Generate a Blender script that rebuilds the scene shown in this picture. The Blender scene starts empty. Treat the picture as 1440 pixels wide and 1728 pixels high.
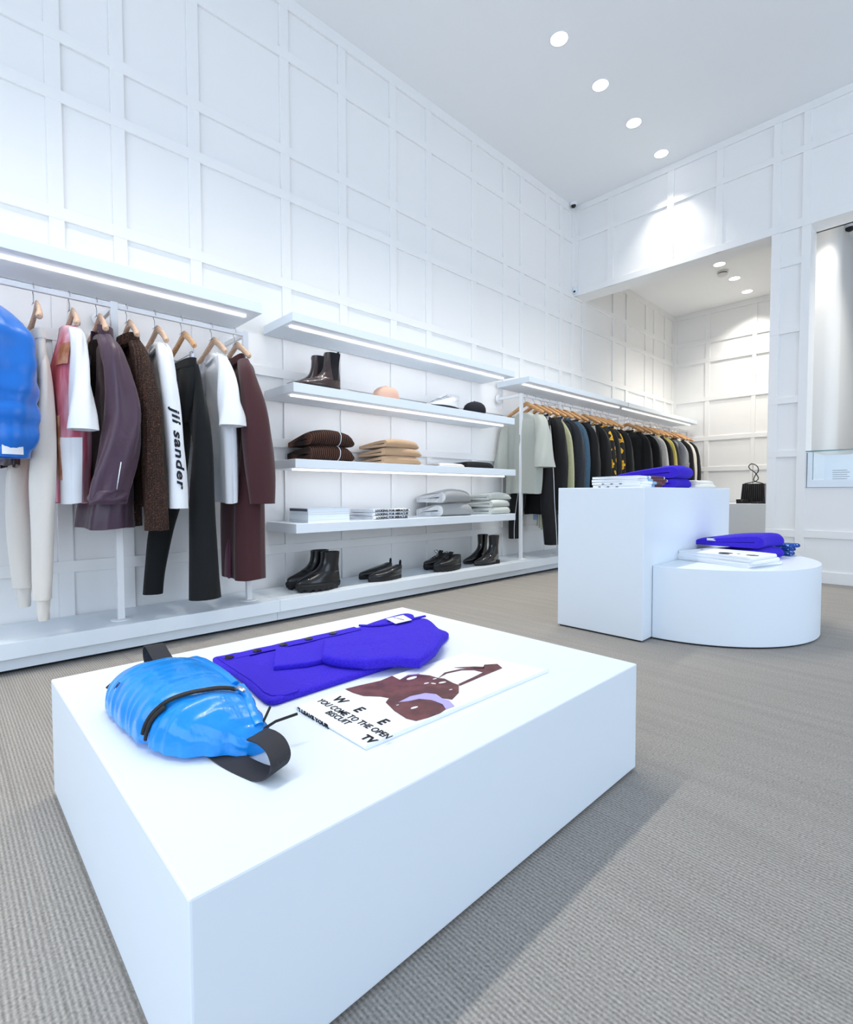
import bpy, bmesh, math, random
from mathutils import Vector, Matrix, noise

# ------------------------------------------------------------------ camera, world, light, exposure
SC = bpy.context.scene
COL = SC.collection
random.seed(7)
PI = math.pi

cam_data = bpy.data.cameras.new('camera')
cam = bpy.data.objects.new('camera', cam_data)
COL.objects.link(cam)
SC.camera = cam
cam_data.sensor_fit = 'HORIZONTAL'
cam_data.sensor_width = 36.0
cam_data.lens = 36.0 * 865.0 / 1440.0
cam_data.clip_start = 0.02
CAM_X, CAM_Z = 3.138, 0.76
YAW, PITCH, ROLL = -0.8072, 0.0365, -0.0025
fwd = Vector((math.sin(YAW) * math.cos(PITCH), math.cos(YAW) * math.cos(PITCH), -math.sin(PITCH)))
right = Vector((math.cos(YAW), -math.sin(YAW), 0))
up = right.cross(fwd)
r2 = right * math.cos(ROLL) + up * math.sin(ROLL)
u2 = up * math.cos(ROLL) - right * math.sin(ROLL)
cam.matrix_world = Matrix(((r2.x, u2.x, -fwd.x, CAM_X), (r2.y, u2.y, -fwd.y, 0.0),
                           (r2.z, u2.z, -fwd.z, CAM_Z), (0, 0, 0, 1)))

SC.view_settings.view_transform = 'Standard'
SC.view_settings.look = 'None'
SC.view_settings.gamma = 1.0
SC.view_settings.use_curve_mapping = False
SC.view_settings.exposure = 0.0

WORLD_STRENGTH = 1.15
DAYLIGHT_W = 104.0
DAYLIGHT_SIDE_W = 82.0
XW = 6.6
DOWNLIGHT_W = 76.0
LED_STRENGTH = 15.0
NICHE_W = 95.0
RECESS_W = 60.0
world = bpy.data.worlds.new('world')
SC.world = world
world.use_nodes = True
bg = world.node_tree.nodes['Background']
bg.inputs[0].default_value = (0.71, 0.84, 1.0, 1)
bg.inputs[1].default_value = WORLD_STRENGTH

# daylight coming in through the shop window behind the camera
dl = bpy.data.lights.new('daylight', 'AREA')
dl.shape = 'RECTANGLE'; dl.size = 5.0; dl.size_y = 2.9
dl.energy = DAYLIGHT_W; dl.color = (0.70, 0.83, 1.0)
dlo = bpy.data.objects.new('daylight', dl)
dlo.location = (3.6, -2.62, 1.65); dlo.rotation_euler = (PI / 2, 0, 0)
COL.objects.link(dlo)
dlo.rotation_euler = (PI / 2, 0, 0)
dl2 = dl.copy(); dl2.energy = DAYLIGHT_SIDE_W
dlo2 = bpy.data.objects.new('daylight.001', dl2)
dl2.size = 4.2
dlo2.location = (XW + 0.3, 3.2, 1.65); dlo2.rotation_euler = (PI / 2, 0, PI / 2)
COL.objects.link(dlo2)

# ------------------------------------------------------------------ helpers
def lin(c):
    c = c / 255.0
    return c / 12.92 if c <= 0.04045 else ((c + 0.055) / 1.055) ** 2.4

def rgb(r, g, b):
    return (lin(r), lin(g), lin(b), 1.0)

def mat(name, col, rough=0.6, kind=None, scale=300.0, bump=0.15, col2=None, metal=0.0, sheen=0.0, coat=0.0,
        spec=0.5, emit=0.0, axis='Y', stretch=None, lo=0.4, hi=0.6, trans=0.0, ior=1.45, alpha=1.0, dist=0.002):
    m = bpy.data.materials.new(name)
    m.use_nodes = True
    nt = m.node_tree
    b = nt.nodes['Principled BSDF']
    b.inputs['Base Color'].default_value = col
    b.inputs['Roughness'].default_value = rough
    b.inputs['Metallic'].default_value = metal
    b.inputs['Specular IOR Level'].default_value = spec
    b.inputs['Sheen Weight'].default_value = sheen
    b.inputs['Coat Weight'].default_value = coat
    b.inputs['Transmission Weight'].default_value = trans
    b.inputs['IOR'].default_value = ior
    if emit:
        b.inputs['Emission Color'].default_value = col
        b.inputs['Emission Strength'].default_value = emit
    if kind:
        tc = nt.nodes.new('ShaderNodeTexCoord')
        mp = nt.nodes.new('ShaderNodeMapping')
        nt.links.new(tc.outputs['Object'], mp.inputs['Vector'])
        if stretch:
            mp.inputs['Scale'].default_value = stretch
        if kind in ('knit', 'ribs'):
            w = nt.nodes.new('ShaderNodeTexWave')
            w.wave_type = 'BANDS'; w.bands_direction = axis
            w.inputs['Scale'].default_value = scale
            w.inputs['Distortion'].default_value = 1.2 if kind == 'knit' else 0.3
            w.inputs['Detail'].default_value = 2.0
            w.inputs['Detail Scale'].default_value = 3.0
            out = w.outputs['Fac']
        elif kind == 'cells':
            w = nt.nodes.new('ShaderNodeTexVoronoi')
            w.inputs['Scale'].default_value = scale
            out = w.outputs['Distance']
        else:
            w = nt.nodes.new('ShaderNodeTexNoise')
            w.inputs['Scale'].default_value = scale
            w.inputs['Detail'].default_value = 3.0
            out = w.outputs['Fac']
        nt.links.new(mp.outputs['Vector'], w.inputs['Vector'])
        if bump:
            bp = nt.nodes.new('ShaderNodeBump')
            bp.inputs['Strength'].default_value = bump
            bp.inputs['Distance'].default_value = dist
            nt.links.new(out, bp.inputs['Height'])
            nt.links.new(bp.outputs['Normal'], b.inputs['Normal'])
        if col2:
            cr = nt.nodes.new('ShaderNodeValToRGB')
            cr.color_ramp.elements[0].position = lo
            cr.color_ramp.elements[1].position = hi
            cr.color_ramp.elements[0].color = col
            cr.color_ramp.elements[1].color = col2
            src = out
            if kind in ('knit', 'melange'):
                n2 = nt.nodes.new('ShaderNodeTexNoise')
                n2.inputs['Scale'].default_value = 420.0 if kind == 'knit' else scale
                n2.inputs['Detail'].default_value = 2.0
                nt.links.new(mp.outputs['Vector'], n2.inputs['Vector'])
                src = n2.outputs['Fac']
            nt.links.new(src, cr.inputs['Fac'])
            nt.links.new(cr.outputs['Color'], b.inputs['Base Color'])
    return m

class MB:
    """collects geometry in world coordinates and links it as ONE mesh object"""
    def __init__(s):
        s.v = []; s.f = []
    def loft(s, rings, cap0=True, cap1=True, closed=True):
        n = len(rings[0]); o = len(s.v)
        for r in rings:
            s.v.extend([tuple(p) for p in r])
        m = n if closed else n - 1
        for i in range(len(rings) - 1):
            for j in range(m):
                a = o + i * n + j; b = o + i * n + (j + 1) % n
                s.f.append((a, b, b + n, a + n))
        if cap0: s.f.append(tuple(o + j for j in reversed(range(n))))
        if cap1: s.f.append(tuple(o + (len(rings) - 1) * n + j for j in range(n)))
        return s
    def box(s, x0, x1, y0, y1, z0, z1):
        o = len(s.v)
        s.v.extend([(x0, y0, z0), (x1, y0, z0), (x1, y1, z0), (x0, y1, z0), (x0, y0, z1), (x1, y0, z1), (x1, y1, z1), (x0, y1, z1)])
        for q in ((3, 2, 1, 0), (4, 5, 6, 7), (0, 1, 5, 4), (1, 2, 6, 5), (2, 3, 7, 6), (3, 0, 4, 7)):
            s.f.append(tuple(o + i for i in q))
        return s
    def tube(s, pts, r, n=8, ry=None, cap=True):
        """tube along a polyline; r a number or list"""
        pts = [Vector(p) for p in pts]
        rings = []
        ref = None
        for i, p in enumerate(pts):
            t = (pts[min(i + 1, len(pts) - 1)] - pts[max(i - 1, 0)]).normalized()
            if ref is None:
                ref = Vector((0, 0, 1)) if abs(t.z) < 0.9 else Vector((1, 0, 0))
            a = t.cross(ref).normalized(); b = a.cross(t).normalized(); ref = b
            rr = r[i] if isinstance(r, (list, tuple)) else r
            rb = rr if ry is None else (ry[i] if isinstance(ry, (list, tuple)) else ry)
            rings.append([p + a * (rr * math.cos(2 * PI * k / n)) + b * (rb * math.sin(2 * PI * k / n)) for k in range(n)])
        return s.loft(rings, cap, cap)
    def lathe(s, prof, cx, cy, n=32, cap0=True, cap1=True):
        return s.loft([[(cx + r * math.cos(2 * PI * k / n), cy + r * math.sin(2 * PI * k / n), z) for k in range(n)] for r, z in prof], cap0, cap1)
    def prism(s, poly, z0, z1):
        n = len(poly)
        return s.loft([[(x, y, z0) for x, y in poly], [(x, y, z1) for x, y in poly]])
    def ribbon(s, pts, wdir, w, t):
        """flat strap: pts centre line, wdir width direction (vector or list), thickness t"""
        pts = [Vector(p) for p in pts]; rings = []
        for i, p in enumerate(pts):
            tg = (pts[min(i + 1, len(pts) - 1)] - pts[max(i - 1, 0)]).normalized()
            wd = Vector(wdir[i] if isinstance(wdir, list) else wdir).normalized()
            nn = tg.cross(wd).normalized()
            rings.append([p + wd * w / 2 + nn * t / 2, p - wd * w / 2 + nn * t / 2, p - wd * w / 2 - nn * t / 2, p + wd * w / 2 - nn * t / 2])
        return s.loft(rings)
    def build(s, name, m, parent=None, smooth=False, bevel=0.0, angle=0.6, flip=False):
        me = bpy.data.meshes.new(name)
        off = parent_loc(parent)
        me.from_pydata([(x - off[0], y - off[1], z - off[2]) for x, y, z in s.v], [], s.f)
        bm = bmesh.new(); bm.from_mesh(me)
        bmesh.ops.recalc_face_normals(bm, faces=bm.faces)
        bm.to_mesh(me); bm.free()
        me.materials.append(m)
        if smooth:
            for p in me.polygons: p.use_smooth = True
            me.set_sharp_from_angle(angle=angle)
        o = bpy.data.objects.new(name, me)
        COL.objects.link(o)
        if parent: o.parent = parent
        if bevel:
            b = o.modifiers.new('bevel', 'BEVEL'); b.width = bevel; b.segments = 2; b.limit_method = 'ANGLE'; b.angle_limit = 0.8
        return o

def parent_loc(p):
    x = y = z = 0.0
    while p is not None:
        x += p.location.x; y += p.location.y; z += p.location.z
        p = p.parent
    return (x, y, z)

def thing(name, label, cat, loc=(0, 0, 0), group=None):
    o = bpy.data.objects.new(name, None)
    o.empty_display_size = 0.05
    COL.objects.link(o)
    o.location = loc
    o['label'] = label; o['category'] = cat
    if group: o['group'] = group
    return o

def tag(o, label, cat, group=None):
    o['label'] = label; o['category'] = cat
    if group: o['group'] = group
    return o

def setbase(o, loc):
    """move a top-level mesh's origin to its base"""
    for v in o.data.vertices: v.co -= Vector(loc)
    o.location = loc
    return o

def struct(o):
    o['kind'] = 'structure'
    return o

def dup(root, loc):
    r = root.copy(); COL.objects.link(r); r.location = loc
    for ch in list(root.children):
        c = ch.copy(); COL.objects.link(c); c.parent = r
        for g in list(ch.children):
            d = g.copy(); COL.objects.link(d); d.parent = c
    return r

def catmull(keys, m):
    """resample list of tuples to m per segment with a Catmull-Rom spline"""
    out = []; n = len(keys)
    for i in range(n - 1):
        p0 = keys[max(i - 1, 0)]; p1 = keys[i]; p2 = keys[i + 1]; p3 = keys[min(i + 2, n - 1)]
        for k in range(m):
            t = k / m
            out.append(tuple(0.5 * (2 * b + (c - a) * t + (2 * a - 5 * b + 4 * c - d) * t * t + (3 * b - a - 3 * c + d) * t ** 3)
                             for a, b, c, d in zip(p0, p1, p2, p3)))
    out.append(tuple(keys[-1]))
    return out

def spow(v, p):
    return math.copysign(abs(v) ** p, v)

def text_geo(s, size, extrude=0.0006, offset=0.0, shear=0.0, align='LEFT', space=1.0):
    cu = bpy.data.curves.new('t', 'FONT')
    cu.body = s; cu.size = size; cu.extrude = extrude; cu.offset = offset; cu.shear = shear; cu.align_x = align
    cu.resolution_u = 2; cu.space_character = space
    o = bpy.data.objects.new('t', cu)
    COL.objects.link(o)
    bpy.context.view_layer.update()
    me = bpy.data.meshes.new_from_object(o.evaluated_get(bpy.context.evaluated_depsgraph_get()))
    v = [tuple(p.co) for p in me.vertices]; f = [tuple(p.vertices) for p in me.polygons]
    bpy.data.objects.remove(o); bpy.data.curves.remove(cu); bpy.data.meshes.remove(me)
    return v, f

def add_text(mb, s, size, fn, **kw):
    """fn maps (x, y, z) of the flat text to world"""
    v, f = text_geo(s, size, **kw)
    o = len(mb.v)
    mb.v.extend([tuple(fn(*p)) for p in v])
    mb.f.extend([tuple(o + i for i in q) for q in f])
    return mb
# ------------------------------------------------------------------ materials of the room
M = {}
M['wall'] = mat('white_wall_paint', (0.88, 0.875, 0.87, 1), 0.55, 'noise', 60, 0.02)
M['ceil'] = mat('ceiling_paint', (0.88, 0.885, 0.89, 1), 0.8, 'noise', 80, 0.02)
M['white'] = mat('daylit_white_lacquer', (0.80, 0.87, 0.94, 1), 0.35, 'noise', 40, 0.01)  # white lacquer with the blue of the daylight mixed into its colour
M['cream'] = mat('cream_plaster', (0.80, 0.79, 0.77, 1), 0.7, 'noise', 50, 0.02)
M['metalw'] = mat('white_powder_coat', (0.84, 0.85, 0.87, 1), 0.35)
M['led_cover'] = mat('led_cover', (1.0, 0.97, 0.96, 1), 0.4, emit=1.25)
M['led'] = mat('led_diffuser', (1.0, 0.965, 0.955, 1), 0.4, emit=LED_STRENGTH)
M['lamp'] = mat('lamp_diffuser', (1.0, 0.98, 0.95, 1), 0.4, emit=6.0)
M['gap'] = mat('dark_recess', rgb(30, 34, 42), 0.7)
M['chrome'] = mat('chrome', rgb(190, 190, 195), 0.18, metal=1.0)
M['blackplastic'] = mat('black_plastic', rgb(18, 18, 20), 0.35)
M['glass'] = mat('clear_glass', (0.85, 0.95, 0.95, 1), 0.03)
M['glass'].node_tree.nodes['Principled BSDF'].inputs['Alpha'].default_value = 0.10
M['glass_edge'] = mat('green_glass_edge', rgb(74, 128, 132), 0.1, coat=0.5)
M['shopglass'] = mat('shop_window_glass', (1, 1, 1, 1), 0.0, trans=1.0, ior=1.02)

def carpet():
    m = bpy.data.materials.new('ribbed_carpet'); m.use_nodes = True
    nt = m.node_tree; b = nt.nodes['Principled BSDF']
    b.inputs['Roughness'].default_value = 0.95
    b.inputs['Specular IOR Level'].default_value = 0.1
    tc = nt.nodes.new('ShaderNodeTexCoord')
    w = nt.nodes.new('ShaderNodeTexWave'); w.wave_type = 'BANDS'; w.bands_direction = 'Y'
    w.inputs['Scale'].default_value = 2 * PI / (20 * 0.0085) if False else 37.0
    w.inputs['Distortion'].default_value = 0.5; w.inputs['Detail'].default_value = 1.5; w.inputs['Detail Scale'].default_value = 4.0
    n = nt.nodes.new('ShaderNodeTexNoise'); n.inputs['Scale'].default_value = 190.0; n.inputs['Detail'].default_value = 3.0
    n3 = nt.nodes.new('ShaderNodeTexNoise'); n3.inputs['Scale'].default_value = 2.2
    nt.links.new(tc.outputs['Object'], w.inputs['Vector'])
    nt.links.new(tc.outputs['Object'], n.inputs['Vector']); nt.links.new(tc.outputs['Object'], n3.inputs['Vector'])
    mix = nt.nodes.new('ShaderNodeMix'); mix.data_type = 'FLOAT'; mix.inputs['Factor'].default_value = 0.74
    nt.links.new(w.outputs['Fac'], mix.inputs['A']); nt.links.new(n.outputs['Fac'], mix.inputs['B'])
    cr = nt.nodes.new('ShaderNodeValToRGB')
    cr.color_ramp.elements[0].position = 0.15; cr.color_ramp.elements[0].color = rgb(106, 103, 100)
    cr.color_ramp.elements[1].position = 0.85; cr.color_ramp.elements[1].color = rgb(186, 181, 175)
    nt.links.new(mix.outputs['Result'], cr.inputs['Fac'])
    # joints between the carpet planks and faint streaks along them
    sx = nt.nodes.new('ShaderNodeSeparateXYZ'); nt.links.new(tc.outputs['Object'], sx.inputs[0])
    def mth(op, a, bb):
        q = nt.nodes.new('ShaderNodeMath'); q.operation = op
        for i, vv in enumerate((a, bb)):
            if isinstance(vv, (int, float)): q.inputs[i].default_value = vv
            else: nt.links.new(vv, q.inputs[i])
        return q.outputs[0]
    fr = mth('FRACT', mth('ADD', mth('DIVIDE', sx.outputs['Y'], 0.5), 0.76), 0.0)
    seam = mth('LESS_THAN', fr, 0.006)
    mp = nt.nodes.new('ShaderNodeMapping'); mp.inputs['Scale'].default_value = (0.7, 9.0, 1.0)
    nt.links.new(tc.outputs['Object'], mp.inputs['Vector']); nt.links.new(mp.outputs['Vector'], n3.inputs['Vector'])
    dk = mth('SUBTRACT', mth('ADD', 0.86, mth('MULTIPLY', n3.outputs['Fac'], 0.28)), mth('MULTIPLY', seam, 0.16))
    mc = nt.nodes.new('ShaderNodeMix'); mc.data_type = 'RGBA'; mc.blend_type = 'MULTIPLY'; mc.inputs['Factor'].default_value = 1.0
    nt.links.new(cr.outputs['Color'], mc.inputs['A']); nt.links.new(dk, mc.inputs['B'])
    nt.links.new(mc.outputs['Result'], b.inputs['Base Color'])
    bp = nt.nodes.new('ShaderNodeBump'); bp.inputs['Strength'].default_value = 0.5; bp.inputs['Distance'].default_value = 0.002
    nt.links.new(mix.outputs['Result'], bp.inputs['Height']); nt.links.new(bp.outputs['Normal'], b.inputs['Normal'])
    return m
M['carpet'] = carpet()

# ------------------------------------------------------------------ room shell
BK = 5.35; NB = 8.31; H = 4.0; NH = 3.46; LZ = 3.0; XR = 6.6; YF = -2.5
struct(MB().box(-0.2, XR + 0.2, YF - 1.0, NB + 0.3, -0.1, 0).build('floor', M['carpet']))
struct(MB().box(-0.2, XR + 0.2, YF - 0.2, BK, H, H + 0.15).build('ceiling', M['ceil']))
struct(MB().box(-0.1, 2.2, BK + 0.22, NB + 0.1, NH, NH + 0.12).build('ceiling.001', M['ceil']))
struct(MB().box(-0.2, 0, YF - 0.2, NB + 0.2, 0, H + 0.1).build('wall_left', M['wall']))
# back wall: lintel over both openings, pilaster between, low wall under the display case, pier at the far right
bw = MB()
bw.box(0, XR, BK, BK + 0.22, LZ, H)
bw.box(2.06, 4.7, BK + 0.2, BK + 0.22, LZ, 3.3)
bw.box(1.932, 2.213, BK, BK + 0.22, 0, LZ)
bw.box(2.213, XR, BK, BK + 0.22, 0, 0.80)
bw.box(4.6, XR, BK, BK + 0.22, 0.80, LZ)
struct(bw.build('wall_back', M['wall']))
struct(MB().box(-0.1, 2.2, NB, NB + 0.15, 0, NH).build('wall_niche', M['wall']))
struct(MB().box(2.03, 2.06, BK + 0.22, NB, 0, NH).build('wall_niche_right', M['wall']))
struct(MB().box(0, 2.2, BK + 0.0, BK + 0.22, H, H + 0.1).build('ceiling.002', M['ceil']))
rw = MB()
rw.box(XR, XR + 0.2, YF - 0.2, 1.1, 0, H); rw.box(XR, XR + 0.2, 5.3, BK + 0.3, 0, H)
rw.box(XR, XR + 0.2, 1.1, 5.3, 3.15, H); rw.box(XR, XR + 0.2, 1.1, 5.3, 0, 0.2)
struct(rw.build('wall_right', M['wall']))
wr = MB()
for y in (1.1, 3.17, 5.24): wr.box(XR + 0.07, XR + 0.13, y, y + 0.06, 0.2, 3.15)
wr.box(XR + 0.07, XR + 0.13, 1.1, 5.3, 0.2, 0.26); wr.box(XR + 0.07, XR + 0.13, 1.1, 5.3, 3.09, 3.15)
struct(wr.build('window_2', M['gap']))
# recess behind the display case: rounded plaster pier, side wall behind it, back wall, soffit
rc = MB()
pts = []
for cx, cy, r, a0 in ((2.12, 5.97, 0.04, PI), (2.225, 6.04, 0.11, 1.5 * PI)):
    for k in range(13):
        a = a0 + k / 12 * PI / 2
        pts.append((cx + r * math.cos(a), cy + r * math.sin(a)))
pts += [(2.335, 6.95), (2.08, 6.95)]
rc.prism(pts, 0, 3.22)
struct(rc.build('wall_recess_side', M['cream'], smooth=True, angle=0.5))
struct(MB().box(2.06, 4.7, 6.95, 7.05, 0, 3.25).build('wall_recess_back', M['cream']))
struct(MB().box(4.6, 4.7, BK + 0.22, 6.95, 0, 3.25).build('wall_recess_right', M['cream']))
struct(MB().box(2.06, 4.7, BK + 0.22, 7.05, 3.22, 3.3).build('ceiling.003', M['ceil']))
# front of the shop with its window, behind the camera
fw = MB()
fw.box(0, 0.9, YF - 0.2, YF, 0, H); fw.box(6.2, XR, YF - 0.2, YF, 0, H)
fw.box(0.9, 6.2, YF - 0.2, YF, 3.15, H); fw.box(0.9, 6.2, YF - 0.2, YF, 0, 0.2)
struct(fw.build('wall_front', M['wall']))
wf = MB()
for x in (0.9, 3.5, 6.14): wf.box(x, x + 0.06, YF - 0.13, YF - 0.07, 0.2, 3.15)
wf.box(0.9, 6.2, YF - 0.13, YF - 0.07, 0.2, 0.26); wf.box(0.9, 6.2, YF - 0.13, YF - 0.07, 3.09, 3.15)
struct(wf.build('window_1', M['gap']))

# batten grid
SL = [-1.9, -1.45, -0.95, -0.55, -0.1, 0.437, 0.715, 1.105, 1.685, 2.137, 2.61, 2.998, 3.572, 4.03, 4.305, 4.76, 5.04]
SL2 = [5.54, 6.29, 6.66, 7.255, 7.54, 7.925]
RL = [(3.59, 3.65), (2.98, 3.04), (2.69, 2.75), (2.12, 2.18), (1.52, 1.58), (1.065, 1.125), (0.362, 0.422)]
T = 0.014
tl = MB()
for y in SL: tl.box(0, T, y, y + 0.064, 0.0, H - 0.075)
for y in SL2: tl.box(0, T, y, y + 0.07, 0.0, NH - 0.07)
for z0, z1 in RL:
    tl.box(0, T * 1.15, YF, BK, z0, z1)
    if z1 < NH: tl.box(0, T * 1.15, BK, NB, z0, z1)
tl.box(0, T * 1.3, YF, BK, H - 0.08, H)
tl.box(0, T * 1.3, BK + 0.22, NB, NH - 0.08, NH)
tl.box(0, T, NB - 0.075, NB, 0, NH)
tl.box(0, T, BK - 0.055, BK, 0, H)
struct(tl.build('trim_1', M['wall'], bevel=0.0015))
tb = MB()
y1 = BK; t = T
for x0, x1 in ((0.0, 0.06), (0.411, 0.478), (1.038, 1.1), (1.482, 1.54), (1.932, 1.99), (2.147, 2.203), (2.75, 2.81), (3.2, 3.26), (3.72, 3.78)):
    tb.box(x0, x1, y1 - t, y1, LZ + 0.0, H - 0.06)
tb.box(0, XR, y1 - t * 1.15, y1, 3.612, 3.668)
tb.box(0, XR, y1 - t * 1.3, y1, H - 0.062, H)
tb.box(0, XR, y1 - t * 1.15, y1, LZ, LZ + 0.068)
for x0, x1 in ((1.932, 2.001), (2.149, 2.213)): tb.box(x0, x1, y1 - t, y1, 0, LZ)
for z0, z1 in ((2.698, 2.754), (2.13, 2.187), (1.528, 1.584), (1.066, 1.124), (0.374, 0.436), (0, 0.097)):
    tb.box(2.001, 2.149, y1 - t, y1, z0, z1)
    tb.box(1.932, 2.001, y1 - t * 1.1, y1, z0, z1)
tb.box(2.213, XR, y1 - t, y1, 0.376, 0.438)
struct(tb.build('trim_2', M['wall'], bevel=0.0015))
struct(MB().box(2.213, XR, y1 - t, y1, 0, 0.097).build('baseboard_back', M['wall'], bevel=0.002))
tn = MB()
for x0, x1 in ((0.0, 0.055), (0.458, 0.52), (1.062, 1.113), (1.6, 1.66)): tn.box(x0, x1, NB - T, NB, 0, NH - 0.07)
for z0, z1 in ((2.968, 3.03), (2.685, 2.745), (2.118, 2.18), (1.53, 1.592), (1.077, 1.14), (0.4, 0.46), (0, 0.1)):
    tn.box(0, 2.03, NB - T * 1.15, NB, z0, z1)
tn.box(0, 2.03, NB - T * 1.3, NB, NH - 0.075, NH)
struct(tn.build('trim_3', M['wall'], bevel=0.0015))

# ------------------------------------------------------------------ ceiling fittings
def downlight(loc, watts, cone, label, group):
    t = thing('downlight', label, 'ceiling light', loc, group)
    x, y, z = loc
    MB().lathe([(0.062, z - 0.004), (0.066, z - 0.003), (0.068, z), (0.068, z + 0.001)], x, y).build('trim_ring', M['metalw'], t, True)
    MB().lathe([(0.06, z - 0.0045), (0.06, z - 0.0015)], x, y).build('diffuser', M['lamp'], t)
    l = bpy.data.lights.new('downlight_beam', 'SPOT')
    l.energy = watts; l.spot_size = cone; l.spot_blend = 1.0; l.shadow_soft_size = 0.055; l.color = (1.0, 0.95, 0.85)
    lo = bpy.data.objects.new('downlight_beam', l); COL.objects.link(lo); lo.parent = t
    lo.location = (0, 0, -0.02)
    return t
names = ['fifth', 'fourth', 'third', 'second', 'first']
for i, y in enumerate((-1.5, -0.9, -0.3, 0.3, 0.9, 1.5, 2.1, 2.7)):
    downlight((1.07, y, H), DOWNLIGHT_W, 1.5, 'round recessed ceiling downlight in the row near the panelled wall, behind the viewer', 'main ceiling downlights out of frame')
for y, n in ((3.303, 'nearest the viewer, highest in the photo'), (3.906, 'second of four counted from the viewer'),
             (4.508, 'third of four counted from the viewer'), (5.1, 'closest to the panelled bulkhead')):
    downlight((1.07, y, H), DOWNLIGHT_W, 1.5, 'glowing round downlight in the main ceiling row, ' + n, 'downlights in the main ceiling row')
for (x, y), n in (((1.087, 6.77), 'nearest the bulkhead'), ((1.087, 7.352), 'middle one beside the smoke detector'), ((1.076, 7.949), 'deepest, nearest the back wall')):
    downlight((x, y, NH), NICHE_W, 2.1, 'warm round downlight in the alcove ceiling, ' + n, 'downlights in the alcove ceiling')
downlight((3.1, 5.76, 3.22), RECESS_W * 1.6, 2.2, 'added round fill downlight above the display case, out of frame', None)  # unseen extra downlight, added as fill to brighten the recess
downlight((2.265, 5.76, 3.22), RECESS_W * 0.55, 1.6, 'small recess downlight grazing the rounded plaster pier, out of frame', None)

t = thing('smoke_detector', 'white round smoke detector on the alcove ceiling beside a downlight', 'smoke detector', (1.05, 7.02, NH))
x, y, z = 1.05, 7.02, NH
MB().lathe([(0.06, z), (0.062, z - 0.012), (0.058, z - 0.02)], x, y).build('base', M['cream'], t, True)
MB().lathe([(0.05, z - 0.02), (0.05, z - 0.032)], x, y).build('vent_ring', M['gap'], t, True)
MB().lathe([(0.056, z - 0.032), (0.056, z - 0.042), (0.042, z - 0.058), (0.02, z - 0.064)], x, y).build('cover', M['cream'], t, True)

def dome_cam(x, y, z, label, s=1.0):
    t = thing('security_camera', label, 'security camera', (x, y, z))
    MB().lathe([(0.038 * s, z), (0.04 * s, z - 0.012 * s), (0.034 * s, z - 0.03 * s)], x, y).build('housing', M['metalw'], t, True)
    b = MB(); b.lathe([(0.027 * s * math.cos(a), z - 0.03 * s - 0.027 * s * math.sin(a)) for a in [k * PI / 12 for k in range(6)]], x, y)
    b.build('lens_dome', M['blackplastic'], t, True)
dome_cam(0.055, 5.24, H, 'small security camera in the ceiling corner above the panelled wall')
dome_cam(2.368, 6.12, 3.22, 'security camera on the ceiling of the right recess, cut by the frame', 1.3)
t = thing('motion_sensor', 'small white motion sensor box in the corner at the bulkhead bottom', 'sensor', (0.03, 5.30, 3.07))
MB().box(0.017, 0.062, 5.295, 5.33, 3.02, 3.10).build('casing', M['white'], t, bevel=0.006)
MB().box(0.03, 0.055, 5.292, 5.296, 3.03, 3.05).build('lens', M['gap'], t)

# ------------------------------------------------------------------ display furniture
def plinth(name, label, x0, x1, y0, y1, z1, cat='display plinth'):
    t = thing(name, label, cat, ((x0 + x1) / 2, (y0 + y1) / 2, 0))
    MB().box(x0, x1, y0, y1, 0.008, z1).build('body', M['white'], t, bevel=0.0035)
    MB().box(x0 + 0.01, x1 - 0.01, y0 + 0.01, y1 - 0.01, 0, 0.008).build('base', M['gap'], t)
    return t
plinth('display_plinth', 'low wide white plinth in the foreground holding the blue bag and cardigan', 1.565, 2.537, 0.197, 1.368, 0.295)
plinth('display_plinth', 'tall white block table with sweaters and printed tees on top', 1.546, 2.036, 2.565, 3.933, 0.788)
def half_round(cx, cy, r, z1, label):
    t = thing('display_plinth', label, 'display plinth', (cx + r / 2, cy, 0))
    pol = [(cx + r * math.cos(-PI / 2 + PI * k / 64), cy + r * math.sin(-PI / 2 + PI * k / 64)) for k in range(65)]
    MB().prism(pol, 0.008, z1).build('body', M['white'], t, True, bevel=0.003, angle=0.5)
    pol2 = [(cx + (r - 0.01) * math.cos(-PI / 2 + PI * k / 64), cy + (r - 0.01) * math.sin(-PI / 2 + PI * k / 64)) for k in range(65)]
    MB().prism(pol2, 0, 0.008).build('base', M['gap'], t)
half_round(2.038, 3.28, 0.605, 0.383, 'white half-round plinth against the tall block table')
plinth('display_plinth', 'grey-white plinth at the back of the alcove under the black handbag', 0.7, 1.85, 7.55, 8.27, 0.615)

# long bench along the left wall, three modules
for y0, y1, n in ((-1.6, 1.43, 'under the coloured clothes rail'), (1.43, 3.92, 'under the shoe shelves'), (3.92, 8.28, 'under the rear clothes rails')):
    t = thing('wall_bench', 'low white wall bench module ' + n, 'bench', (0.2, (y0 + y1) / 2, 0))
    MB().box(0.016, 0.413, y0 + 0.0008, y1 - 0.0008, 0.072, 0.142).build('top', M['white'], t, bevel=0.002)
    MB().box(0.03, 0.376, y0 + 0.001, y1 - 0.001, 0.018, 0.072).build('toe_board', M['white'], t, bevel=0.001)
    MB().box(0.04, 0.34, y0, y1, 0, 0.018).build('base', M['gap'], t)

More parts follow.
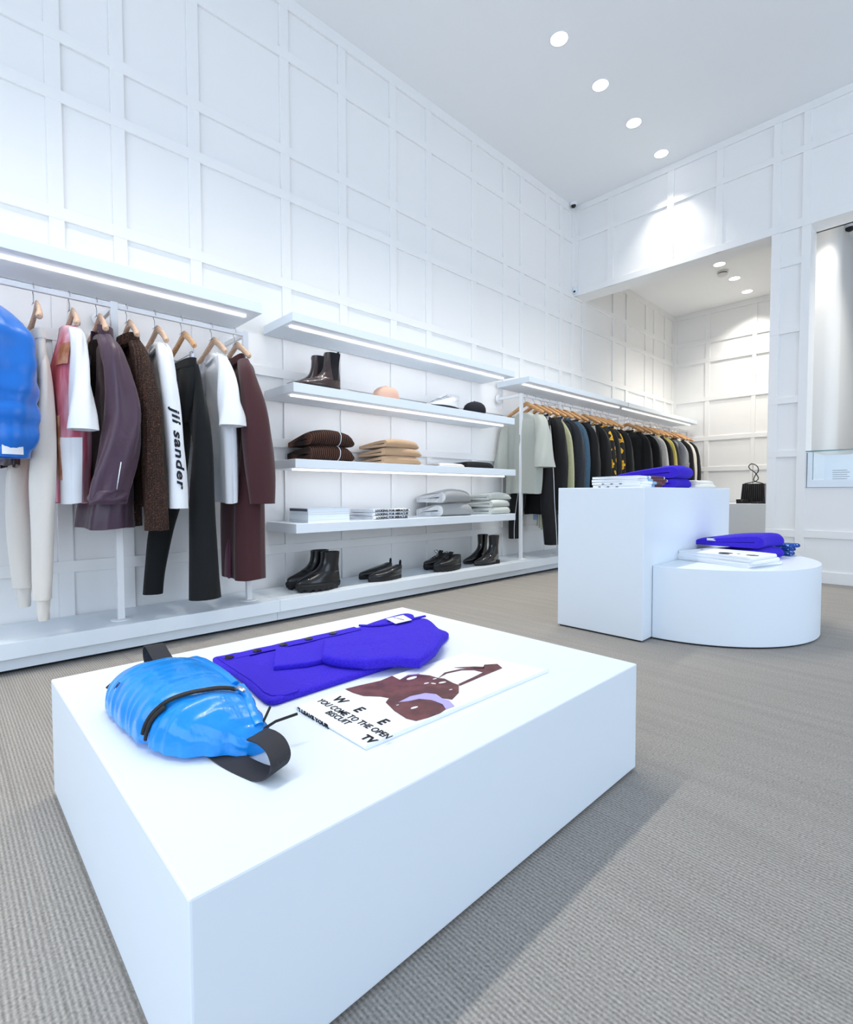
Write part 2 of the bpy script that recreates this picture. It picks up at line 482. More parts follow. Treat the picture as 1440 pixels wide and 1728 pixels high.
def shelf(y0, y1, z0, z1, label, led=True, d=0.39):
    t = thing('wall_shelf', label, 'shelf', (0.0, (y0 + y1) / 2, z0))
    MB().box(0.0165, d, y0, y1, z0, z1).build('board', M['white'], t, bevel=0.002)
    if led:
        ls = MB().box(0.295, 0.313, y0 + 0.03, y1 - 0.06, z0 - 0.0125, z0 + 0.001).build('led_strip', M['led_cover'], t)
        MB().box(0.2925, 0.295, y0 + 0.034, y1 - 0.064, z0 - 0.010, z0).build('led_core', M['led'], ls)
    return t
shelf(-1.5, 1.356, 1.772, 1.834, 'white lit wall shelf above the rail of coloured clothes')
shelf(1.545, 3.712, 1.778, 1.832, 'topmost empty lit white shelf of the shoe bay')
shelf(1.545, 3.712, 1.363, 1.42, 'lit white shelf holding brown boots and caps')
shelf(1.552, 3.73, 0.914, 0.968, 'white shelf holding brown and camel knits')
shelf(1.552, 3.73, 0.52, 0.578, 'lowest white wall shelf holding white boxes and pale knits', led=False)
shelf(3.93, 5.925, 1.772, 1.825, 'lit white shelf above the black clothes rail with grey tee')
shelf(5.945, 8.22, 1.772, 1.825, 'lit white shelf above the farthest clothes rail')

def rail(ys, y0, y1, label):
    t = thing('clothes_rail', label, 'clothes rail', (0.284, (y0 + y1) / 2, 0.142))
    MB().box(0.275, 0.293, y0, y1, 1.655, 1.679).build('bar', M['metalw'], t, bevel=0.002)
    for y in ys:
        MB().box(0.271, 0.297, y - 0.015, y + 0.015, 0.146, 1.685).build('post', M['metalw'], t, bevel=0.002)
        MB().lathe([(0.045, 0.142), (0.045, 0.146), (0.04, 0.148)], 0.284, y).build('base_plate', M['metalw'], t, True)
        b = MB().box(0.02, 0.275, y - 0.009, y + 0.009, 1.655, 1.679).build('wall_bracket', M['metalw'], t, bevel=0.002)
        w = MB(); n = 24
        w.loft([[(xx, y + rr * math.cos(2 * PI * k / n), 1.667 + rr * math.sin(2 * PI * k / n)) for k in range(n)] for xx, rr in ((0.0165, 0.042), (0.022, 0.042), (0.024, 0.038))])
        w.build('flange', M['metalw'], b, True)
    return t
rail((-0.66, -0.01, 0.645, 1.30), -0.8, 1.313, 'white metal clothes rail holding the coloured clothes at left')
rail((3.955, 4.603, 5.253, 5.902), 3.942, 5.915, 'white metal clothes rail with the grey tee at its end')
rail((6.217, 6.83, 7.45, 8.11), 6.204, 8.123, 'farthest white metal clothes rail beyond the grey tee rail')

# glass display case set on the low wall at right
t = thing('display_case', 'white framed glass jewellery case set in the low wall at far right', 'display case', (2.6, 5.5, 0.8))
fr = MB()
fr.box(2.2135, 4.6, 5.336, 5.352, 0.802, 0.862)
fr.box(2.2135, 4.6, 5.352, 5.9, 0.802, 0.83)
fr.box(2.2135, 2.262, 5.34, 5.9, 0.83, 1.098)
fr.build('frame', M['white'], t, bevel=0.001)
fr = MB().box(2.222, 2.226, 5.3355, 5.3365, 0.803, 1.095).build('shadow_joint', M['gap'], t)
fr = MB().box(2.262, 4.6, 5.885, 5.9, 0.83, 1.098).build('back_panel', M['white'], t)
MB().box(2.266, 4.58, 5.34, 5.348, 0.865, 1.098).build('front_pane', M['glass'], t)
MB().box(2.264, 2.2665, 5.34, 5.348, 0.865, 1.098).build('pane_edge', M['glass_edge'], t)
MB().box(2.2135, 4.6, 5.338, 5.9, 1.1, 1.11).build('top_pane', M['glass'], t)
MB().box(2.2135, 4.6, 5.336, 5.338, 1.1, 1.11).build('top_pane_edge', M['glass_edge'], t)
t = thing('placard', 'small white placard with grey lines inside the glass case', 'sign', (2.40, 5.6, 0.83))
MB().box(2.35, 2.49, 5.6, 5.604, 0.83, 0.96).build('card', M['white'], t)
pl = MB()
for k in range(5): pl.box(2.36, 2.46 + 0.015 * (k % 2), 5.5985, 5.6, 0.945 - 0.018 * k, 0.951 - 0.018 * k)
pl.build('printed_lines', mat('grey_print', rgb(150, 155, 165), 0.7), t)
t = thing('jewellery', 'tiny gold necklace lying inside the glass case', 'jewellery', (2.58, 5.6, 0.83))
gm = mat('gold', rgb(190, 165, 120), 0.25, metal=1.0)
MB().tube([(2.52 + 0.012 * k, 5.52 + 0.02 * math.sin(k * 0.9), 0.836) for k in range(14)], 0.0035, 6).build('chain', gm, t, True)
MB().lathe([(0.002, 0.83), (0.012, 0.834), (0.012, 0.842), (0.003, 0.848)], 2.52, 5.52, 12).build('pendant', gm, t, True)
# ------------------------------------------------------------------ fabrics
F = {}
F['blue_nylon'] = mat('bright_blue_nylon', rgb(4, 106, 200), 0.3, 'noise', 14, 0.5, dist=0.008, sheen=0.2, stretch=(1, 1, 0.5))
F['maroon_nylon'] = mat('dark_maroon_nylon', rgb(52, 24, 30), 0.3, 'noise', 16, 0.4, dist=0.006)
F['cream_knit'] = mat('cream_knit', rgb(226, 220, 212), 0.9, 'noise', 260, 0.5, sheen=0.3)
F['greige_knit'] = mat('greige_knit', rgb(200, 192, 184), 0.9, 'noise', 260, 0.5, sheen=0.3)
F['white_jersey'] = mat('white_jersey', rgb(238, 241, 246), 0.8, 'noise', 22, 0.25, dist=0.006)
F['plum_nylon'] = mat('plum_nylon', rgb(68, 45, 64), 0.4, 'noise', 12, 0.6, dist=0.008, sheen=0.2)
F['brown_knit'] = mat('brown_marl_knit', rgb(34, 19, 16), 0.9, 'knit', 30, 1.0, col2=rgb(178, 122, 92), axis='Y', lo=0.56, hi=0.72, dist=0.006)
F['black_wool'] = mat('black_wool', rgb(15, 18, 21), 0.9, 'noise', 240, 0.4, sheen=0.08)
F['black_cotton'] = mat('black_cotton', rgb(13, 14, 17), 0.85, 'noise', 200, 0.3, sheen=0.06)
F['charcoal_knit'] = mat('charcoal_knit', rgb(26, 30, 36), 0.9, 'noise', 200, 0.5, col2=rgb(42, 47, 55), sheen=0.1)
F['denim'] = mat('teal_blue_denim', rgb(44, 72, 94), 0.8, 'noise', 240, 0.3, col2=rgb(66, 98, 120))
F['burgundy_wool'] = mat('burgundy_wool', rgb(68, 33, 38), 0.9, 'noise', 320, 0.35, sheen=0.2)
F['burgundy_lining'] = mat('burgundy_satin', rgb(98, 48, 72), 0.35, 'noise', 20, 0.3, dist=0.004)
F['sage_fleece'] = mat('sage_grey_fleece', rgb(176, 180, 172), 0.9, 'noise', 30, 0.2, dist=0.006, sheen=0.2)
F['olive_fluff'] = mat('pale_olive_fluffy_knit', rgb(190, 192, 150), 0.95, 'noise', 130, 1.0, dist=0.008, sheen=0.4)
F['grey_marl'] = mat('pale_grey_marl', rgb(176, 176, 174), 0.9, 'noise', 260, 0.6, col2=rgb(214, 213, 210), sheen=0.2)
F['mid_grey'] = mat('mid_grey_jersey', rgb(140, 143, 150), 0.85, 'noise', 240, 0.3, col2=rgb(166, 169, 176))
F['yellow_knit'] = mat('mustard_knit', rgb(188, 172, 70), 0.9, 'knit', 60, 0.6, col2=rgb(214, 198, 104), sheen=0.2)
F['dark_rib'] = mat('dark_rib', rgb(14, 12, 14), 0.9, 'ribs', 90, 0.5)
F['pale_wood'] = mat('pale_beech', rgb(214, 184, 160), 0.5, 'noise', 9, 0.05, col2=rgb(196, 160, 132), stretch=(2, 18, 18))
F['wood'] = mat('varnished_beech', rgb(214, 166, 114), 0.35, 'noise', 9, 0.05, col2=rgb(190, 136, 84), stretch=(2, 18, 18), coat=0.3)
F['ink'] = mat('black_print', rgb(14, 16, 26), 0.7)
F['label_white'] = mat('white_label', rgb(232, 234, 238), 0.6)
F['indigo'] = mat('ultramarine_knit', rgb(48, 26, 188), 0.9, 'noise', 260, 0.6, col2=rgb(60, 36, 206))
F['indigo_rib'] = mat('ultramarine_rib', rgb(54, 30, 196), 0.9, 'ribs', 45, 0.6, axis='X', dist=0.002)
F['camel'] = mat('camel_wool', rgb(196, 160, 124), 0.9, 'noise', 260, 0.4, sheen=0.3, col2=rgb(206, 172, 138))
F['brown_fold'] = mat('brown_marl_knit_folded', rgb(34, 20, 18), 0.95, 'ribs', 22, 1.0, col2=rgb(104, 66, 52), axis='Y', lo=0.1, hi=0.95, dist=0.01)
F['grey_rib'] = mat('pale_grey_rib_knit', rgb(206, 208, 210), 0.9, 'ribs', 46, 1.0, axis='Y', dist=0.006, col2=rgb(222, 223, 224))
F['sage_fold'] = mat('sage_folded_fleece', rgb(208, 212, 206), 0.9, 'noise', 220, 0.3, sheen=0.2)
F['tie_dye'] = mat('pink_violet_tie_dye', rgb(196, 92, 112), 0.85, 'noise', 7, 0.2, col2=rgb(226, 190, 206), stretch=(1.2, 2.6, 0.35), lo=0.4, hi=0.62)
F['tan_print'] = mat('tan_print', rgb(170, 108, 74), 0.8, 'noise', 14, 0.1, col2=rgb(206, 156, 134))

def floral():
    m = mat('black_yellow_floral', rgb(18, 17, 16), 0.75)
    nt = m.node_tree; b = nt.nodes['Principled BSDF']
    tc = nt.nodes.new('ShaderNodeTexCoord')
    n = nt.nodes.new('ShaderNodeTexNoise'); n.inputs['Scale'].default_value = 26; n.inputs['Detail'].default_value = 1.5
    v = nt.nodes.new('ShaderNodeTexVoronoi'); v.inputs['Scale'].default_value = 14
    nt.links.new(tc.outputs['Object'], n.inputs['Vector']); nt.links.new(tc.outputs['Object'], v.inputs['Vector'])
    ad = nt.nodes.new('ShaderNodeMath'); ad.operation = 'SUBTRACT'
    nt.links.new(n.outputs['Fac'], ad.inputs[0]); nt.links.new(v.outputs['Distance'], ad.inputs[1])
    cr = nt.nodes.new('ShaderNodeValToRGB'); cr.color_ramp.interpolation = 'CONSTANT'
    cr.color_ramp.elements[0].position = 0.0; cr.color_ramp.elements[0].color = rgb(18, 17, 16)
    cr.color_ramp.elements[1].position = 0.1; cr.color_ramp.elements[1].color = rgb(236, 182, 32)
    e = cr.color_ramp.elements.new(0.24); e.color = rgb(190, 136, 20)
    nt.links.new(ad.outputs[0], cr.inputs['Fac']); nt.links.new(cr.outputs['Color'], b.inputs['Base Color'])
    return m
F['floral'] = floral()

RX = 0.284
# ------------------------------------------------------------------ hangers
def hanger(y, label, m, marked=True, clip=False, half=0.205, group='wooden hangers'):
    t = thing('clothes_hanger', label, 'hanger', (RX, y, 1.685), group)
    pts = []; r1 = []; r2_ = []
    for k in range(-12, 13):
        u = k / 12
        zz = 1.598 - 0.105 * abs(u) ** 1.25 - 0.018 * (1 - u * u) * abs(u)
        pts.append((RX + half * u, y + 0.012 - 0.02 * u * u, zz))
        r1.append(0.0075 + 0.007 * abs(u) ** 2 if abs(u) < 0.99 else 0.008)
        r2_.append(0.021 - 0.006 * abs(u) if abs(u) < 0.99 else 0.008)
    b = MB(); b.tube(pts, r1, 12, ry=r2_)
    b.build('bar', m, t, True, angle=1.0)
    h = MB()
    hp = [(RX, y, 1.60), (RX, y, 1.63), (RX - 0.004, y, 1.642), (RX - 0.016, y, 1.650), (RX - 0.0175, y, 1.666)]
    hp += [(RX + 0.0175 * math.cos(a), y, 1.672 + 0.0175 * math.sin(a)) for a in [PI - PI * k / 8 for k in range(9)]]
    hp += [(RX + 0.0185, y, 1.66)]
    h.tube(hp, 0.0019, 6)
    h.build('hook', M['chrome'], t, True)
    if marked:
        g = MB()
        add_text(g, 'JIL SANDER', 0.0085, lambda x, yy, z: (RX + x, y - 0.0035 - z * 0.2, 1.597 + yy), align='CENTER')
        g.build('lettering', F['ink'], t)
    if clip:
        cb = MB().tube([(RX - 0.17, y, 1.47), (RX + 0.17, y, 1.47)], 0.0022, 8)
        cb.tube([(RX - 0.168, y, 1.47), (RX - 0.168, y, 1.505)], 0.002, 6); cb.tube([(RX + 0.168, y, 1.47), (RX + 0.168, y, 1.505)], 0.002, 6)
        cb.build('clip_rod', M['chrome'], t, True)
        for s in (-1, 1):
            MB().box(RX + s * 0.145 - 0.014, RX + s * 0.145 + 0.014, y - 0.009, y + 0.009, 1.435, 1.478).build('clip', M['chrome'], t, bevel=0.003)
    return t

# ------------------------------------------------------------------ hanging garments
def torso_rings(keys, ph=0.0, fold=0.013, k=7, n=64, per=5, puff=0.0, puffk=9.0):
    """keys: (z, y centre, half thickness, half width)"""
    rings = []
    kk = catmull(keys, per); zt = kk[0][0]; zb = kk[-1][0]
    for z, yc, ty, wx in kk:
        u = (zt - z) / max(zt - zb, 1e-6); r = []
        pf = puff * abs(math.sin(puffk * PI * u)) ** 0.5 if puff else 0
        for j in range(n):
            a = 2 * PI * j / n
            fo = fold * min(1, u * 1.8) * (math.sin(k * a + ph + 1.3 * u) + 0.5 * math.sin((k + 4) * a - 2 * ph + 3 * u))
            x = RX + (wx + pf) * spow(math.cos(a), 0.75)
            y = yc + (ty + pf + fo) * spow(math.sin(a), 0.8)
            zz = z + 0.004 * math.sin(3 * a + ph) * u
            r.append((x, y, zz))
        rings.append(r)
    return rings

def sleeve_rings(keys, s, ph=0.0, fold=0.004, k=5, n=32, per=5, puff=0.0, puffk=6.0):
    """keys: (z, y centre, ry, rx, x offset from rail) ; s = +1 near, -1 far"""
    rings = []; kk = catmull(keys, per); zt = kk[0][0]; zb = kk[-1][0]
    for z, yc, ry, rx, xo in kk:
        u = (zt - z) / max(zt - zb, 1e-6); r = []
        pf = puff * (abs(math.sin(puffk * PI * u)) ** 0.5 - 0.6) if puff else 0
        for j in range(n):
            a = 2 * PI * j / n
            fo = fold * (math.sin(k * a + ph + 7 * u) + 0.6 * math.sin(3 * a + 11 * u + ph))
            r.append((RX + s * (xo + (rx + pf + fo) * spow(math.cos(a), 0.9)), yc + (ry + pf + fo) * spow(math.sin(a), 0.9), z))
        rings.append(r)
    return rings

def hollow(rings, depth=0.03, f=0.86):
    """turn the last ring inwards so that the hem reads as an opening"""
    last = rings[-1]; n = len(last)
    cx = sum(p[0] for p in last) / n; cy = sum(p[1] for p in last) / n
    return rings + [[(cx + (p[0] - cx) * f, cy + (p[1] - cy) * f, p[2] + 0.001) for p in last], [(cx + (p[0] - cx) * f * 0.97, cy + (p[1] - cy) * f * 0.97, p[2] + depth) for p in last]]

def neck_band(y, z, w, ty, h, m, t, name='collar', lean=0.0, front=0.03):
    b = MB(); rings = []
    n = 40
    for i, (dz, g) in enumerate(((0, 1.0), (h * 0.5, 1.03), (h, 1.0), (h, 0.82), (h * 0.5, 0.8), (-0.01, 0.8))):
        r = []
        for j in range(n):
            a = 2 * PI * j / n
            dip = front * max(0.0, -math.sin(a)) ** 1.5
            r.append((RX + w * g * math.cos(a), y + ty * g * math.sin(a) - lean * dz, z + dz - dip))
        rings.append(r)
    b.loft(rings, False, True)
    return b.build(name, m, t, True, angle=1.2)

def garment(label, cat, y, torso, sleeve, tm, sm=None, name='garment', fold=0.013, sfold=0.005, ph=0.0, group=None, collar=None, cm=None,
            puff=0.0, far=True, farshift=0.0, zmax=None, k=7):
    t = thing(name, label, cat, (RX, y, 1.5), group)
    MB().loft(hollow(torso_rings(torso, ph, fold, k, puff=puff)), True, True).build('body', tm, t, True, angle=1.0)
    if sleeve:
        for s in ((1, -1) if far else (1,)):
            ks = [(z, yc + (farshift if s < 0 else 0), ry, rx if s > 0 else min(rx, 0.055), xo if s > 0 else min(xo, 0.205)) for z, yc, ry, rx, xo in sleeve]
            MB().loft(hollow(sleeve_rings(ks, s, ph + s, sfold, puff=puff * 1.2), 0.03, 0.84), True, True).build('sleeve', sm or tm, t, True, angle=1.0)
    if collar:
        neck_band(y, collar[0], collar[1], collar[2], collar[3], cm or tm, t, front=collar[4] if len(collar) > 4 else 0.03)
    return t

def sh(zn, yc, ty, wx, rest):
    """neck-to-shoulder keys followed by the given body keys"""
    return [(zn, yc, 0.035, 0.07), (zn - 0.02, yc, 0.036, 0.105), (zn - 0.055, yc, max(0.03, ty * 0.8), wx * 0.86), (zn - 0.10, yc, ty, wx)] + rest

def legs(label, y, near, farl, m, wz, wty=0.028, wx=0.175, name='trousers', ph=0.0, crotch=None, cuff=None, stripe=None, band=True):
    """near / farl: leg keys (z, yc, ry, rx, xo)"""
    t = thing(name, label, 'trousers', (RX, y, 1.4))
    top_r = [(wz, y, wty, wx), (wz - 0.04, y, wty * 1.05, wx), (wz - 0.12, y, wty * 1.1, wx * 1.0), (wz - 0.22, y, wty * 0.9, wx * 0.8), (wz - 0.30, y, wty * 0.4, wx * 0.5)]
    MB().loft(torso_rings(top_r, ph, 0.004, 5), True, True).build('seat', m, t, True, angle=1.0)
    for ks, s in ((near, 1), (farl, -1)):
        b = MB().loft(hollow(sleeve_rings(ks, s, ph + s, 0.005, 3), 0.03, 0.88), True, True).build('leg', m, t, True, angle=1.0)
        if stripe:
            rr = sleeve_rings(ks, s, ph + s, 0.005, 3)
            pts = [Vector(r[(0 if s > 0 else 20)]) + Vector((0.002 * s, -0.001, 0)) for r in rr]
            MB().tube(pts, 0.0035, 5).build('piping', stripe, b, True)
        if cuff:
            z, yc, ry, rx, xo = ks[-1]
            MB().loft(hollow(sleeve_rings([(z + 0.01, yc, ry * 0.8, rx * 0.8, xo), (z - 0.02, yc, ry * 0.72, rx * 0.72, xo), (z - 0.09, yc, ry * 0.62, rx * 0.66, xo)], s, 0, 0.001)), True, True).build('cuff', cuff, t, True, angle=1.0)
    if band:
        MB().loft(hollow(torso_rings([(wz + 0.004, y, wty * 1.08, wx * 1.01), (wz - 0.035, y, wty * 1.12, wx * 1.01)], ph, 0.0)), False, True).build('waistband', m, t, True, angle=1.0)
    return t

# ---- coloured clothes rail, from left to right
PG = 'hangers on the coloured clothes rail'
hanger(0.17, 'pale wooden hanger inside the bright blue puffer jacket', F['pale_wood'], group=PG)
g = garment('bright blue quilted puffer jacket at the left end of the rail', 'jacket', 0.17,
            sh(1.53, 0.13, 0.10, 0.21, [(1.30, 0.13, 0.11, 0.21), (1.05, 0.13, 0.11, 0.21), (0.96, 0.13, 0.10, 0.20)]),
            [(1.525, 0.165, 0.03, 0.05, 0.16), (1.46, 0.175, 0.075, 0.075, 0.20), (1.40, 0.20, 0.094, 0.085, 0.225), (1.25, 0.215, 0.098, 0.085, 0.235),
             (1.10, 0.212, 0.094, 0.085, 0.238), (1.0, 0.214, 0.088, 0.08, 0.24), (0.93, 0.214, 0.072, 0.07, 0.24)],
            F['blue_nylon'], name='puffer_jacket', puff=0.013, fold=0.004, sfold=0.006, farshift=-0.04)
MB().loft(hollow(sleeve_rings([(0.945, 0.214, 0.073, 0.071, 0.24), (0.905, 0.214, 0.066, 0.066, 0.24)], 1, 0, 0.001)), True, True).build('cuff', F['blue_nylon'], g, True)
lb = MB()
kk = [(RX + 0.24 + 0.074 * math.cos(a), 0.214 + 0.076 * math.sin(a)) for a in [-0.35 + 0.9 * k / 10 for k in range(11)]]
lb.loft([[(x, y, 0.915) for x, y in kk] + [(x - 0.004, y, 0.915) for x, y in reversed(kk)], [(x, y, 0.99) for x, y in kk] + [(x - 0.004, y, 0.99) for x, y in reversed(kk)]])
lb.build('sleeve_tab', F['label_white'], g)
hz = garment('dark maroon padded jacket hanging behind the blue puffer', 'jacket', 0.245,
             sh(1.50, 0.245, 0.02, 0.17, [(1.30, 0.245, 0.02, 0.17), (1.0, 0.24, 0.022, 0.17), (0.88, 0.23, 0.03, 0.17)]), None, F['maroon_nylon'], name='padded_jacket', fold=0.004)

hanger(0.335, 'pale wooden hanger of the cream knit between blue puffer and pink tee', F['pale_wood'], group=PG)
near = [(1.42, 0.335, 0.02, 0.05, 0.09), (1.30, 0.345, 0.025, 0.05, 0.12), (1.10, 0.345, 0.032, 0.05, 0.135), (0.85, 0.333, 0.045, 0.05, 0.14), (0.6, 0.328, 0.04, 0.05, 0.14), (0.40, 0.323, 0.036, 0.045, 0.14), (0.31, 0.321, 0.032, 0.04, 0.14)]
farl = [(1.42, 0.325, 0.02, 0.05, 0.09), (1.1, 0.30, 0.035, 0.05, 0.135), (0.85, 0.277, 0.046, 0.05, 0.14), (0.6, 0.276, 0.05, 0.05, 0.14), (0.42, 0.279, 0.042, 0.045, 0.14), (0.33, 0.283, 0.038, 0.04, 0.14)]
g = legs('long cream knit trousers with ribbed cuffs beside the blue puffer', 0.335, near, farl, F['cream_knit'], 1.45, name='knit_trousers', cuff=F['cream_knit'])
hanger(0.467, 'pale wooden hanger holding the pink tie-dye tee', F['pale_wood'], group=PG)
g = garment('pink and violet tie-dye tee with white short sleeves', 't-shirt', 0.467,
            sh(1.515, 0.462, 0.05, 0.19, [(1.25, 0.448, 0.066, 0.19), (1.1, 0.45, 0.068, 0.19), (0.95, 0.45, 0.066, 0.185), (0.85, 0.45, 0.06, 0.18), (0.72, 0.448, 0.056, 0.175)]),
            [(1.485, 0.462, 0.025, 0.05, 0.13), (1.44, 0.464, 0.028, 0.052, 0.175), (1.35, 0.464, 0.030, 0.052, 0.205), (1.22, 0.463, 0.038, 0.056, 0.225), (1.10, 0.463, 0.050, 0.06, 0.24), (1.035, 0.463, 0.056, 0.062, 0.245)],
            F['tie_dye'], F['white_jersey'], name='tee_shirt', fold=0.009, sfold=0.003, collar=(1.505, 0.075, 0.034, 0.014, 0.05), cm=F['tie_dye'])
def patch(rings, z0, z1, j0, j1, cx, cy, out=0.003):
    rs = [[(cx + (p[0] - cx) * (1 + out / 0.1), cy + (p[1] - cy) * (1 + out / 0.05), p[2]) for p in (r[j % len(r)] for j in range(j0, j1 + 1))] for r in rings if z1 <= r[0][2] <= z0]
    return MB().loft([r + [(cx + (p[0] - cx) * 0.97, cy + (p[1] - cy) * 0.94, p[2]) for p in reversed(r)] for r in rs])
PT_T = sh(1.515, 0.462, 0.05, 0.19, [(1.25, 0.448, 0.066, 0.19), (1.1, 0.45, 0.068, 0.19), (0.95, 0.45, 0.066, 0.185), (0.85, 0.45, 0.06, 0.18), (0.72, 0.448, 0.056, 0.175)])
rr = torso_rings(PT_T, 0, 0.009, 7)
patch(rr, 1.02, 0.70, 54, 66, RX, 0.45, 0.0025).build('white_panel', F['white_jersey'], g, True)
patch(rr, 1.12, 0.80, 50, 57, RX, 0.45, 0.0045).build('tan_print', F['tan_print'], g, True)
patch(rr, 1.42, 1.30, 52, 60, RX, 0.455, 0.0045).build('chest_print', F['tan_print'], g, True)

hanger(0.574, 'pale wooden hanger holding the plum padded jacket', F['pale_wood'], group=PG)
g = garment('plum purple padded nylon jacket with open collar and zipped cuff', 'jacket', 0.574,
            sh(1.505, 0.595, 0.045, 0.19, [(1.2, 0.61, 0.055, 0.19), (0.95, 0.615, 0.06, 0.19), (0.8, 0.605, 0.075, 0.19), (0.70, 0.59, 0.09, 0.19), (0.60, 0.585, 0.10, 0.185)]),
            [(1.475, 0.575, 0.026, 0.05, 0.14), (1.42, 0.583, 0.038, 0.058, 0.195), (1.35, 0.592, 0.044, 0.062, 0.22), (1.24, 0.609, 0.054, 0.066, 0.235), (1.12, 0.622, 0.067, 0.068, 0.24),
             (1.02, 0.612, 0.073, 0.068, 0.242), (0.92, 0.592, 0.076, 0.066, 0.24), (0.82, 0.566, 0.075, 0.062, 0.238), (0.735, 0.552, 0.07, 0.058, 0.236)],
            F['plum_nylon'], name='padded_jacket', fold=0.012, sfold=0.006)
ck = MB()
for s, a0, a1 in ((1, -0.5, 1.8), (-1, 1.34, 3.64)):
    q = []
    for j in range(13):
        a = a0 + (a1 - a0) * j / 12
        q.append((RX + 0.088 * math.cos(a), 0.585 + 0.05 * math.sin(a)))
    ck.loft([[(x, y, 1.46) for x, y in q] + [(x * 0.97 + RX * 0.03, y + 0.004, 1.46) for x, y in reversed(q)],
             [(RX + (x - RX) * 1.02, y, 1.505) for x, y in q] + [(RX + (x - RX) * 0.97, y + 0.004, 1.505) for x, y in reversed(q)],
             [(RX + (x - RX) * 0.9, y, 1.545) for x, y in q] + [(RX + (x - RX) * 0.85, y + 0.004, 1.545) for x, y in reversed(q)]])
ck.build('collar', F['plum_nylon'], g, True, angle=0.8)
MB().loft(torso_rings([(1.475, 0.572, 0.03, 0.075), (1.40, 0.558, 0.02, 0.07), (1.30, 0.553, 0.012, 0.05), (1.22, 0.553, 0.008, 0.03)], 0, 0.0)).build('lining', F['dark_rib'], g, True)
MB().tube([(RX + 0.03, 0.538, 1.405), (RX + 0.032, 0.536, 1.375), (RX + 0.033, 0.535, 1.36)], 0.0035, 6).build('zip_pull', M['chrome'], g, True)
MB().tube([(RX + 0.305, 0.59, 0.90), (RX + 0.305, 0.58, 0.84), (RX + 0.30, 0.572, 0.78)], 0.003, 6).build('cuff_zip', M['chrome'], g, True)
MB().loft(hollow(sleeve_rings([(0.775, 0.559, 0.0735, 0.062, 0.2365), (0.735, 0.55, 0.0735, 0.062, 0.2365), (0.715, 0.548, 0.068, 0.056, 0.236)], 1, 1.0, 0.004)), False, True).build('cuff', F['plum_nylon'], g, True, angle=1.0)

hanger(0.700, 'pale wooden hanger inside the brown marl knit collar', F['pale_wood'], group=PG)
g = garment('dark brown marl ribbed knit with high zipped collar', 'sweater', 0.70,
            sh(1.50, 0.725, 0.035, 0.185, [(1.3, 0.735, 0.042, 0.185), (1.0, 0.742, 0.045, 0.185), (0.8, 0.748, 0.042, 0.18), (0.70, 0.752, 0.035, 0.175)]),
            [(1.475, 0.70, 0.024, 0.045, 0.14), (1.41, 0.703, 0.034, 0.05, 0.19), (1.26, 0.719, 0.042, 0.053, 0.222), (1.12, 0.732, 0.044, 0.054, 0.23), (0.99, 0.738, 0.046, 0.054, 0.232),
             (0.85, 0.742, 0.047, 0.053, 0.232), (0.72, 0.745, 0.049, 0.053, 0.232), (0.59, 0.747, 0.05, 0.053, 0.232)],
            F['brown_knit'], name='knit_sweater', fold=0.006, sfold=0.003, collar=(1.485, 0.088, 0.05, 0.05, 0.02))
MB().tube([(RX - 0.005, 0.643, 1.50), (RX - 0.004, 0.641, 1.47), (RX - 0.003, 0.641, 1.45)], 0.003, 6).build('zip_pull', M['chrome'], g, True)

hanger(0.826, 'pale wooden hanger holding the white long-sleeve tee', F['pale_wood'], group=PG)
LS = [(1.485, 0.815, 0.022, 0.045, 0.13), (1.43, 0.81, 0.028, 0.048, 0.18), (1.36, 0.812, 0.032, 0.05, 0.205), (1.27, 0.818, 0.035, 0.05, 0.222), (1.135, 0.829, 0.038, 0.05, 0.228), (0.996, 0.838, 0.04, 0.05, 0.228), (0.855, 0.845, 0.041, 0.05, 0.228), (0.69, 0.847, 0.042, 0.05, 0.228)]
g = garment('white long-sleeve tee with black lettering down the sleeve', 't-shirt', 0.826,
            sh(1.515, 0.845, 0.03, 0.185, [(1.3, 0.858, 0.028, 0.185), (1.0, 0.866, 0.028, 0.18), (0.8, 0.872, 0.026, 0.178), (0.69, 0.875, 0.025, 0.178)]),
            LS, F['white_jersey'], name='long_sleeve_tee', fold=0.004, sfold=0.0015, collar=(1.503, 0.075, 0.03, 0.014, 0.045))
def on_sleeve(tx, ty, tz):
    z = 1.165 - tx
    for a, b in zip(LS, LS[1:]):
        if a[0] >= z >= b[0]:
            f = (a[0] - z) / (a[0] - b[0]); yc, ry, rx, xo = [a[i] + (b[i] - a[i]) * f for i in range(1, 5)]
            break
    y = yc - 0.0 + ty - 0.004
    q = max(0.0, 1 - min(1, abs((y - yc) / ry)) ** 2.2) ** 0.45
    return (RX + xo + rx * q + 0.0035 + tz * 0.5, y, z)
tx = MB(); add_text(tx, 'jil sander', 0.058, lambda x, y, z: on_sleeve(x * 1.62, y * 0.86 - 0.012, z), offset=0.0014, shear=0.2, space=1.08)
tx.build('lettering', F['ink'], g)

